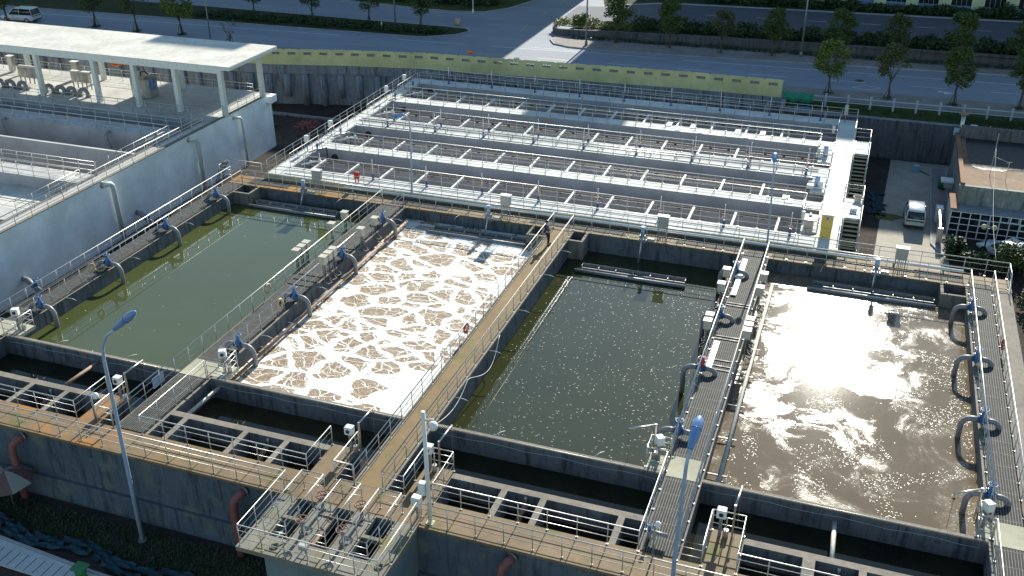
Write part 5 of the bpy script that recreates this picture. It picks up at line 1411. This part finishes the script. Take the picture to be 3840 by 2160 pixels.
# pale container-like sheds at the top
t = thing('shed', 'row of pale weathered sheds with stained roofs at the top right of the junction', 'shed', (-6,102,1.2))
for k in range(5): MB().bbox(-9.6+1.9*k,-7.8+1.9*k,101.3,103.2,tz(-9+1.9*k)+.1,tz(-9+1.9*k)+1.7).build('shed_unit', M['lampw'], t)
# ================================================================ yellow office building (its real front stands past the hedge)
yb = thing('office_building', 'pale yellow building with tall pilasters and dark windows at the top right', 'building', (25,104,1.2))
Y0 = 102.8; HB = 26.5
MB().box(-3.6,80,Y0+.3,Y0+7,0,HB).build('wall', M['bldg_yellow'], yb)
m = MB(); k = 0
for k in range(20):
    x = 2.9+3.72*k; m.box(x-.72,x+.72,Y0,Y0+.299,.5,HB-.5)
m.build('pilaster', M['bldg_yellow'], yb)
for k in range(19):
    x0, x1 = 2.9+3.72*k+.73, 2.9+3.72*(k+1)-.73
    if k > 12: continue
    MB().box(x0,x1,Y0+.18,Y0+.297,.5,2.3).build('sill_panel', M['lampdk'], yb)
    w = MB().box(x0,x1,Y0+.22,Y0+.297,2.302,8.).build('window', M['glassdark'], yb)
    q = MB()
    for j in range(1,4): q.box(x0+(x1-x0)*j/4-.03,x0+(x1-x0)*j/4+.03,Y0+.19,Y0+.219,2.31,7.9)
    for j in range(1,4): q.box(x0,x1,Y0+.185,Y0+.2,2.3+1.4*j,2.36+1.4*j)
    q.build('mullion', M['galv'], w)
rear = thing('rear_block', 'rear office block beyond the pale yellow building', 'building', (-3,116,.2))
MB().box(-12.3,60,112,124,0,31.5).build('wall', M['bldg_yellow'], rear); MB().box(-11.1,-1.6,112,118,31.5,33.4).build('roof_room', M['bldg_yellow'], rear)
lft = thing('left_block', 'tall office block beyond the junction on the left', 'building', (-80,122,.2))
MB().box(-150,-19.7,118,130,0,34.7).build('wall', M['bldg_yellow'], lft); MB().box(-46.3,-36.4,118,126,34.7,44.8).build('roof_room', M['bldg_yellow'], lft)
MB().box(-19.7,-12.3,118,124,31.5,34.7).build('shade_span', M['bldg_yellow'], lft)  # unseen span added across the gap to keep the farthest channel wall shaded

# ================================================================ grey flat roofed house at the right
hs = thing('yard_house', 'grey rendered flat roofed house with brown roof and glazed front room at the right', 'house', (30,54,-4))
MB().box(25.72,46,48.0,60.2,-4.1,-.34).build('wall', M['bldg_grey'], hs)
MB().box(26.0,46,48.25,60.0,-.338,-.28).build('roof_surface', M['roof_brown'], hs)
MB().box(25.66,25.99,48.0,60.3,-.338,.0).build('roof_parapet', M['roof_trim'], hs)
MB().box(26.0,46,59.9,60.3,-.338,.75).build('rear_parapet', M['retain_r'], hs)
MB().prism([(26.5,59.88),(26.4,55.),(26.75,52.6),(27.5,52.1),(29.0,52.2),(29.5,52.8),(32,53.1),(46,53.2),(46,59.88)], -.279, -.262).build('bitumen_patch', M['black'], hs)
MB().box(25.6,46,47.85,48.2,-.5,-.2).build('front_cornice', M['bldg_grey'], hs)
MB().box(25.25,46,46.63,47.98,-1.82,-1.74).build('porch_roof', M['retain'], hs)
MB().box(25.2,25.8,46.7,49.9,-1.738,-1.66).build('porch_trim', M['roof_trim'], hs)
gl = MB().box(25.31,46,46.68,46.70,-4,-1.83).box(25.31,25.33,46.7,50.2,-4,-1.83).build('glazing', M['glassdark'], hs)
m = MB()
for k in range(30): 
    x = 25.26+.70*k; m.box(x,x+.07,46.62,46.679,-4,-1.83)
for z in (-3.98,-3.42,-2.9,-2.38,-1.9): m.box(25.25,46,46.60,46.619,z,z+.06)
for k in range(6): m.box(25.24,25.309,46.75+.68*k,46.82+.68*k,-4,-1.83)
for z in (-3.98,-3.42,-2.9,-2.38,-1.9): m.box(25.22,25.239,46.7,50.2,z,z+.06)
m.build('window_frame', M['boxwhite'], gl)
m = MB()
for x, z in ((27.45,-2.83),(28.85,-2.3),(29.55,-2.3),(30.3,-2.84)): 
    for a, b, c, d in ((0,.6,0,.05),(0,.6,.42,.47),(0,.05,.05,.42),(.55,.6,.05,.42)): m.box(x-.05+a,x-.05+b,46.56,46.598,z+c,z+d)
m.each('sash', M['boxwhite'], gl)
MB().box(26.1,27.0,47.1,47.9,-4,-1.9).each('inner_column', M['white_paint'], hs)
t = thing('exhaust_stack', 'upright metal exhaust stack with a rusty cone cap behind the house roof', 'chimney', (26.05,60.6,-.3))
MB().tube([(26.05,60.6,-1),(26.05,60.6,1.6)],.17,12).build('pipe', M['steel_dull'], t); MB().tube([(26.05,60.6,1.62),(26.05,60.6,1.72),(26.05,60.6,1.9)],[.42,.3,.03],14).build('cone_cap', M['pipe_rust'], t)
MB().box(25.5,25.95,60.4,60.9,-.3,.25).build('fan_box', M['lampw'], t)
t = thing('fan_unit', 'white fan box with rusty tapered duct on the house roof edge', 'fan unit', (27.1,60.6,0))
MB().bbox(26.75,27.35,60.35,61.0,.0,.62).build('housing', M['boxwhite'], t)
MB().tube([(27.35,60.7,.35),(27.9,60.7,.45),(28.3,60.7,.5)],[.28,.18,.12],10).build('duct', M['pipe_rust'], t); MB().torus((28.35,60.7,.5),.2,.03,'x').build('mouth', M['box'], t); MB().box(26.6,28.0,60.4,60.9,-.3,.0).build('stand', M['galv'], t)
t = thing('air_conditioner', 'white box unit bracketed on the side wall of the grey house', 'air conditioner', (25.3,53.8,-2))
MB().bbox(24.7,25.7,53.2,54.2,-2.1,-1.95).build('top_panel', M['boxwhite'], t); MB().bbox(25.0,25.7,53.3,54.1,-2.6,-2.101).build('casing', M['boxgrey'], t)
t = thing('antenna_frame', 'thin wire antenna frame standing on the brown house roof', 'antenna', (28.2,50.7,-.28))
MB().cyl((27.9,50.9,-.28),(27.9,50.9,3.2),.02,6).tube([(27.9,50.9,1.35),(29.0,50.2,1.2)],.018,5).cyl((29.0,50.2,-.28),(29.0,50.2,1.2),.018,5).tube([(27.9,50.9,-.2),(29.,50.2,-.2)],.015,5).cyl((28.8,50.05,1.22),(29.2,50.3,1.22),.02,5).build('frame', M['cable'], t)
m = MB(); A, B = Vector((26.95,31.55,1.08)), Vector((27.9,50.9,2.2)); m.tube([A+(B-A)*(k/12)-Vector((0,0,1.0*math.sin(PI*k/12))) for k in range(13)], .009, 5)
tag(m.build('overhead_cable', M['cable']), 'long pale cable running from the deck railing to the house roof antenna', 'cable')
t = thing('garden_lamp', 'garden lamp with two cream globes in the shrubs by the glazed room', 'lamp', (27.75,43.6,-4))
MB().cyl((27.75,43.6,-4),(27.75,43.6,-1.7),.05,8).tube([(27.4,43.6,-1.75),(27.75,43.6,-1.55),(28.1,43.6,-1.75)],.03,6).build('post', M['black'], t)
for x in (27.4,28.1): MB().sphere((x,43.6,-1.62),.2,14,10).build('globe', M['cream'], t)
t = thing('sliding_gate', 'folded pale metal gate beside the kerb in front of the glazed room', 'gate', (24.7,46.5,-4))
m = MB()
for k in range(9): y = 44.9+.42*k; m.box(24.6,24.64,y,y+.05,-3.85,-2.75); m.tube([(24.62,y,-3.8),(24.62,y+.42,-2.8)],.02,4)
m.box(24.58,24.7,44.8,48.8,-2.78,-2.7); m.box(24.58,24.7,44.8,48.8,-3.85,-3.78); m.bbox(24.45,24.85,44.6,44.8,-3.86,-2.6); m.build('lattice', M['steel'], t)
MB().bbox(24.4,24.95,48.8,49.6,-3.86,-2.65).build('motor_post', M['boxwhite'], t)
t = thing('wheelie_bin', 'green wheelie bin beside the side wall of the grey house', 'bin', (25.1,56.4,-4))
MB().tube([(25.1,56.4,-3.86),(25.1,56.4,-2.95)],[.3,.38],4).bbox(24.8,25.4,56.1,56.7,-2.95,-2.88).build('body', M['bin'], t)
t = thing('water_container', 'pale plastic water container on the yard below the retaining wall', 'container', (23.1,60.5,-4))
MB().bbox(22.8,23.35,60.3,60.8,-3.98,-3.4,.08).build('jug', M['lampw'], t); MB().tube([(23.4,60.5,-3.9),(24.2,59.6,-3.95),(24.9,58.9,-3.95),(25.3,57.6,-3.9)],.03,5).build('hose', M['black'], t)
# debris heap and bushes
rnd = random.Random(31)
def bush(x, y, z, R, H, n, size, label, leaf='leafd', seed=1):
    rr = random.Random(seed); m = MB()
    for k in range(16):
        a = rr.uniform(0,2*PI); r = R*math.sqrt(rr.random())*.75; q = rr.random()
        leaf_cloud(m, (x+r*math.cos(a), y+r*math.sin(a), z+H*(.2+.65*q*(1-.5*r/R))), (R*.34,R*.34,H*.2), n//16, size, rr, .4)
    t = thing('shrub', label, 'shrub', (x,y,z)); m.build('foliage', M[leaf], t)
    MB().tube([(x,y,z),(x+.05,y,z+H*.6)],[.08,.04],6).build('stem', M['bark'], t)
bush(25.6,42.6,-4,1.2,1.9,1500,.10,'glossy dark shrub left of the globe lamp behind the rear deck','leafd',1)
bush(27.3,41.8,-4,1.5,1.6,1800,.10,'low dark shrub directly below the globe lamp','leafd',2)
bush(30.3,41.2,-4,2.3,3.2,3600,.11,'large glossy green shrub at the right picture edge','leaf',3)
bush(31.3,35.6,-4,2.3,3.4,3600,.11,'tall dark shrub beyond the right end of the rear deck','leafd',4)
bush(30.2,24.5,-4,1.6,2.6,2200,.11,'green shrub beside the outermost railing, farther one','leaf',5)
bush(29.6,19.4,-4,1.5,2.5,2000,.11,'green shrub beside the outermost railing, middle one','leaf',6)
bush(29.3,14.2,-4,1.4,2.4,2000,.11,'green shrub beside the outermost railing, nearer one','leaf',7)
bush(29.2,9.0,-4,1.4,2.2,1500,.11,'green shrub beside the outermost railing, nearest one','leaf',8)
m = MB()
for _ in range(700):
    x, y = rnd.uniform(18.9,20.5), rnd.uniform(32.2,37.5); z = -3.98+rnd.random()*.35; a = rnd.uniform(0,PI); L = rnd.uniform(.05,.22)
    m.face([(x-L*math.cos(a),y-L*math.sin(a),z),(x,y+.05,z+.06),(x+L*math.cos(a),y+L*math.sin(a),z+rnd.uniform(-.05,.1)),(x,y-.05,z)])
tag(m.build('debris', M['kerb']), 'loose litter and weeds beside the foot of the near staircase', 'debris', kind='stuff')
m = MB()
for _ in range(360):
    x, y = rnd.gauss(-35.2,.55), rnd.gauss(53.9,.6); z = -3.95+abs(rnd.gauss(0,.15)); a = rnd.uniform(0,PI); L = rnd.uniform(.05,.2)
    m.face([(x-L*math.cos(a),y-L*math.sin(a),z),(x,y+.06,z+.1),(x+L*math.cos(a),y+L*math.sin(a),z),(x,y-.06,z-.02)])
tag(m.build('red_netting', M['pipe_red']), 'heap of reddish netting on the dark soil behind the mint building', 'netting', kind='stuff')
m = MB()
for _ in range(4200):
    x, y = rnd.uniform(-22,-4.5), rnd.uniform(-4.4,-2.2); z = -4; h = rnd.uniform(.05,.22)
    m.face([(x-.05,y,z),(x+.05,y,z),(x+rnd.uniform(-.1,.1),y+rnd.uniform(-.1,.1),z+h)])
tag(m.build('ground_cover', M['leafd']), 'dark low plants on the soil in front of the tank wall', 'plants', kind='stuff')
m = MB()
for k in range(26):
    x, y = rnd.uniform(-45,-30), rnd.uniform(49,58); s_ = rnd.uniform(.1,.4)
    m.sphere((x,y,-3.95),s_,7,5,(1,.8,.45))
tag(m.build('rubble', M['soil']), 'scattered rubble on the soil below the pile wall', 'rubble', kind='stuff')
m = MB(); m.box(-41,-30.4,56.2,56.6,-4,-3.8); struct('trench_kerb', m, M['retain'])
t = thing('teal_sheet', 'torn teal sheeting on the soil beside the far staircase', 'sheeting', (19.7,50,-4))
m = MB()
for k in range(40): x, y = rnd.uniform(19.1,20.4), rnd.uniform(49,54); m.face([(x,y,-3.95),(x+.5,y+.1,-3.85),(x+.4,y+.4,-3.93),(x-.1,y+.3,-3.8)])
m.build('sheet', M['teal_net'], t)

# ================================================================ vehicles
def car(label, loc, rz, L, W, H, paint, upper=None, kind='van', low=.28):
    t = thing('parked_car', label, 'car', loc)
    Mx = Matrix.Translation(loc) @ Matrix.Rotation(rz,4,'Z')
    def put(mb, name, mat, par=t): mb.xform(Mx); return mb.build(name, mat, par)
    bz = H*.56
    # body stations along x (rear 0 -> front L): (x, halfwidth, z0, z1)
    st = [(0.0,.40,.38,bz-.12),(.06,.46,low,bz-.02),(.25,.5,low-.03,bz),(L*.5,.5,low-.03,bz),(L*.74,.5,low-.03,bz-.02),(L*.9,.47,low,bz-.17),(L-.08,.43,low+.02,bz-.27),(L,.36,low+.1,bz-.36)] if kind == 'suv' else \
         [(0.0,.42,.36,bz-.06),(.05,.47,low,bz),(.25,.5,low-.03,bz),(L*.5,.5,low-.03,bz),(L*.8,.5,low-.03,bz-.03),(L*.92,.47,low,bz-.15),(L-.04,.43,low+.04,bz-.28),(L,.38,low+.12,bz-.36)]
    def loft(stn, prof):
        m = MB(); rings = []
        for s_ in stn:
            pts = prof(*s_); rings.append(len(m.v)); m.v += pts
        n = len(pts)
        for a, b in zip(rings, rings[1:]):
            for k in range(n): j = (k+1) % n; m.f.append((a+k,b+k,b+j,a+j)); m.sm.append(True)
        m.f.append(tuple(rings[0]+k for k in range(n))); m.sm.append(False)
        m.f.append(tuple(rings[-1]+n-1-k for k in range(n))); m.sm.append(False)
        return m
    def pr(x, w, z0, z1):
        y = w*W; r = .1
        return [(x,-y+.06,z0),(x,y-.06,z0),(x,y,z0+.12),(x,y,z1-r),(x,y-r*.8,z1),(x,-y+r*.8,z1),(x,-y,z1-r),(x,-y,z0+.12)]
    put(loft(st, pr), 'body', paint)
    wf = L*.56 if kind == 'suv' else L*.64
    ws = L*.74 if kind == 'suv' else L*.86
    rt = H-.05
    def pc(x, wb, zt):
        yb, yt = wb*W, wb*W-.13 if zt > bz+.1 else wb*W-.01
        return [(x,-yb,bz-.06),(x,yb,bz-.06),(x,yt,zt),(x,-yt,zt)]
    put(loft([(.06,.44,bz+.02),(.28,.465,rt-.03),(.5,.47,rt),(wf,.47,rt),(ws,.45,bz+.0)], pc), 'glasshouse', M['glassdark'])
    up = upper or paint
    m = MB(); m.face([(.26,-.385*W,H-.02),(wf,-.39*W,H-.01),(wf,.39*W,H-.01),(.26,.385*W,H-.02)], True)
    m = loft([(.2,.37,H-.10),(.3,.40,H-.02),(L*.35,.40,H+.01),(wf-.1,.40,H-.01),(wf+.06,.37,H-.09)], lambda x, w, z: [(x,-w*W-.03,z-.05),(x,w*W+.03,z-.05),(x,w*W-.05,z),(x,-w*W+.05,z)])
    put(m, 'roof', up)
    m = MB()
    for s_ in (-1,1):
        for xa, xb in ((.07,.27),(wf,ws-.03)): m.tube([(xa,s_*.455*W,bz-.02),(xb if xa < 1 else xa,s_*.41*W,H-.06)] if xa < 1 else [(ws-.03,s_*.45*W,bz-.03),(wf,s_*.41*W,H-.06)], .045, 5)
        m.tube([(L*.4,s_*.475*W,bz-.02),(L*.39,s_*.42*W,H-.06)], .04, 5)
    put(m, 'pillar', up)
    for s_ in (-1,1):
        for x in (L*.19, L*.8):
            m = MB().tube([(x,s_*(.5*W-.2),.32),(x,s_*(.5*W+.01),.32)], .32, 16); w = put(m, 'wheel', M['black'])
            put(MB().cyl((x,s_*(.5*W+.005),.32),(x,s_*(.5*W+.03),.32),.19,12), 'rim', M['steel_dull'], w)
        put(MB().bbox(-.02,.12,s_*.36*W-.12,s_*.36*W+.12,bz-.22,bz-.06,.02), 'tail_light', M['red'])
        put(MB().bbox(L-.22,L-.02,s_*.34*W-.14,s_*.34*W+.14,bz-.42,bz-.28,.02), 'headlight', M['boxwhite'])
        put(MB().bbox(ws-.3,ws-.18,s_*(.5*W+.1)-.1,s_*(.5*W+.1)+.1,bz+.02,bz+.18,.03), 'door_mirror', up)
    put(MB().box(-.03,.03,-.3*W,.3*W,bz-.18,bz-.09), 'rear_trim', M['black'])
    put(MB().box(-.035,.02,-.44*W,.44*W,low,low+.13), 'bumper', M['black']); put(MB().box(L-.03,L+.02,-.4*W,.4*W,low+.02,low+.14), 'bumper', M['black'])
    return t
M['car_white'] = plain('white_car_paint', (.60,.62,.62), .22, 0, var=.02, spec=.6)
M['car_mint'] = plain('mint_car_paint', (.50,.62,.50), .25, 0, var=.03, spec=.6)
car('small mint and white van parked in the yard seen from behind', (22.9,46.9,-3.992), PI/2+.01, 3.7, 1.5, 1.62, M['car_mint'], M['car_white'])
car('white estate car parked on the road at the top left', (-81.2,67.9,ZR+.004), PI+.1, 4.7, 1.9, 1.75, M['car_white'], kind='suv')
car('pale car half hidden behind the shrub in front of the glazed room', (30.9,42.3,-3.99), PI-.75, 4.3, 1.75, 1.5, M['car_white'], kind='suv')

# ================================================================ person on the central walkway
def skin_obj(name, verts, edges, mat, parent, off, sub=2):
    me = bpy.data.meshes.new(name); me.from_pydata([v[:3] for v in verts], edges, [])
    o = bpy.data.objects.new(name, me); COL.objects.link(o); o.parent = parent
    o.location = off
    md = o.modifiers.new('skin', 'SKIN'); md.use_smooth_shade = True
    if not me.skin_vertices: return o
    for i, v in enumerate(verts):
        me.skin_vertices[0].data[i].radius = (v[3], v[4] if len(v) > 4 else v[3])
    me.skin_vertices[0].data[0].use_root = True
    s_ = o.modifiers.new('sub', 'SUBSURF'); s_.levels = sub; s_.render_levels = sub
    me.materials.append(mat)
    return o
pr = thing('person', 'person in navy jacket and black trousers leaning on the brown walkway railing with a phone', 'person', (-.95,27.0,0))
# body: x right of walkway, facing +x and a little towards the viewer
B = [(-.02,.02,.92,.12,.10),(-.06,.03,1.10,.13,.10),(-.12,.05,1.32,.16,.11),(-.14,.05,1.43,.06,.06),(-.13,.04,1.52,.05,.05),(-.10,.03,1.60,.085,.10),(-.09,.03,1.69,.075,.085)]
E_ = [(0,1),(1,2),(2,3),(3,4),(4,5),(5,6)]
def addc(pts, root):
    i = root
    for p in pts: B.append(p); E_.append((i, len(B)-1)); i = len(B)-1
    return i
addc([(.0,.12,.86,.09),(.03,.12,.48,.062),(.0,.13,.10,.042),(.10,.12,.05,.04),(.20,.12,.035,.028)], 0)
addc([(-.02,-.09,.86,.09),(.06,-.11,.48,.062),(.04,-.13,.10,.042),(.14,-.15,.05,.04),(.23,-.16,.035,.028)], 0)
e1 = addc([(-.14,-.14,1.38,.058),(.0,-.22,1.16,.045),(.24,-.14,1.17,.036),(.30,-.10,1.19,.034,.022)], 2)
e2 = addc([(-.16,.22,1.38,.058),(-.36,.22,1.16,.045),(-.12,.14,1.10,.036),(.05,.06,1.16,.034,.022)], 2)
for e, dy in ((e1,1),(e2,-1)):
    x, y, z = B[e][:3]
    for k in range(4): addc([(x+.045,y+.014*(k-1.5),z+.01,.009),(x+.075,y+.016*(k-1.5)+.004*dy,z+.018,.008),(x+.088-.004*abs(k-1.3),y+.016*(k-1.5)+.012*dy,z+.034,.007)], e)
    addc([(x+.012,y+.035*dy,z+.015,.010),(x+.04,y+.045*dy,z+.035,.008)], e)
skin_obj('body', B, E_, M['skin'], pr, (0,0,0))
J = [(-.02,.02,.90,.155,.13),(-.06,.03,1.10,.16,.13),(-.12,.05,1.32,.185,.135),(-.135,.05,1.42,.09,.09)]
JE = [(0,1),(1,2),(2,3)]
def jadd(pts, root):
    i = root
    for p in pts: J.append(p); JE.append((i, len(J)-1)); i = len(J)-1
jadd([(-.14,-.14,1.37,.082),(.0,-.22,1.16,.066),(.21,-.15,1.17,.052)], 2); jadd([(-.16,.22,1.37,.082),(-.36,.22,1.16,.066),(-.15,.15,1.10,.052)], 2)
skin_obj('jacket', J, JE, M['navy'], pr, (0,0,0))
T_ = [(-.02,.02,.93,.145,.12),(.0,.12,.82,.105),(.03,.12,.48,.082),(.0,.13,.12,.062),(-.02,-.09,.82,.105),(.06,-.11,.48,.082),(.04,-.13,.12,.062)]
skin_obj('trousers', T_, [(0,1),(1,2),(2,3),(0,4),(4,5),(5,6)], M['trouser'], pr, (0,0,0))
for y, x in ((.13,.0),(-.14,.04)):
    sh = MB(); sh.sphere((-.95+x+.09, 27.0+y, .06), .075, 10, 8, (2.0,.72,.8)); sh.sphere((-.95+x+.0, 27.0+y, .08), .06, 8, 6, (1,.8,1.2)); sh.build('shoe', M['shoe'], pr)
hm = MB(); hm.sphere((-.95-.115, 27.03, 1.67), .105, 12, 8, (1.0,.88,.95)); hm.build('hair', M['hair'], pr)
fm = MB(); fm.sphere((-.95-.0,27.03,1.60),.018,6,5); fm.sphere((-.95-.08,27.03-.088,1.61),.022,6,5,(.6,.5,1)); fm.sphere((-.95-.08,27.03+.088,1.61),.022,6,5,(.6,.5,1)); fm.build('nose_and_ears', M['skin'], pr)
em = MB(); em.sphere((-.95-.012,27.0,1.635),.010,6,5); em.sphere((-.95-.012,27.06,1.635),.010,6,5); em.build('eyes', M['hair'], pr)
mm = MB(); mm.sphere((-.95-.01,27.03,1.555),.014,6,5,(.5,1.6,.4)); mm.build('mouth', M['pipe_red'], pr)
m = MB(); m.bbox(-.60,-.585,26.88,26.96,1.17,1.31,.005); tag(m.build('phone', M['black']), 'black phone held by the person on the walkway', 'phone')
# ================================================================ camera, sun, sky
cam = bpy.data.cameras.new('camera'); co = bpy.data.objects.new('camera', cam); COL.objects.link(co)
YAW, PITCH, ROLL, FPX = -0.346008228, 0.484932842, -0.00620433051, 3760.27124/3840
co.location = (17.5200541,-31.4253543,28.9584551)
d = Vector((math.sin(YAW)*math.cos(PITCH), math.cos(YAW)*math.cos(PITCH), -math.sin(PITCH)))
r = Vector((math.cos(YAW), -math.sin(YAW), 0)); u = r.cross(d)
r2 = r*math.cos(ROLL)+u*math.sin(ROLL); u2 = -r*math.sin(ROLL)+u*math.cos(ROLL)
co.rotation_euler = Matrix((r2, u2, -d)).transposed().to_euler()
cam.sensor_fit = 'HORIZONTAL'; cam.sensor_width = 36.; cam.lens = 36.*FPX
cam.clip_start = .5; cam.clip_end = 2000
S.camera = co
el, az = math.radians(SUN_EL), math.radians(SUN_AZ)
sd = Vector((math.sin(az)*math.cos(el), math.cos(az)*math.cos(el), math.sin(el)))
L = bpy.data.lights.new('sun', 'SUN'); L.energy = 5.0; L.angle = math.radians(.53); L.color = (1.,.96,.85)
lo = bpy.data.objects.new('sun', L); COL.objects.link(lo); lo.rotation_euler = sd.to_track_quat('Z','Y').to_euler(); lo.location = sd*200
W = bpy.data.worlds.new('World'); S.world = W; W.use_nodes = True
nt = W.node_tree; bg = nt.nodes['Background']
sky = nt.nodes.new('ShaderNodeTexSky'); sky.sky_type = 'NISHITA'; sky.sun_disc = False
sky.sun_elevation = el; sky.sun_rotation = az
tint = nt.nodes.new('ShaderNodeMix'); tint.data_type = 'RGBA'; tint.blend_type = 'MULTIPLY'; tint.inputs['Factor'].default_value = 1.
tint.inputs[7].default_value = (.87,.98,1.0,1)
nt.links.new(sky.outputs[0], tint.inputs[6]); nt.links.new(tint.outputs[2], bg.inputs[0]); bg.inputs[1].default_value = .1
sky.ozone_density = 1.5; sky.dust_density = .3; sky.air_density = 1.2
S.view_settings.view_transform = 'Standard'; S.view_settings.look = 'None'; S.view_settings.exposure = .85; S.view_settings.gamma = 1
S.render.engine = 'CYCLES'
S.cycles.max_bounces = 6; S.cycles.sample_clamp_indirect = 6
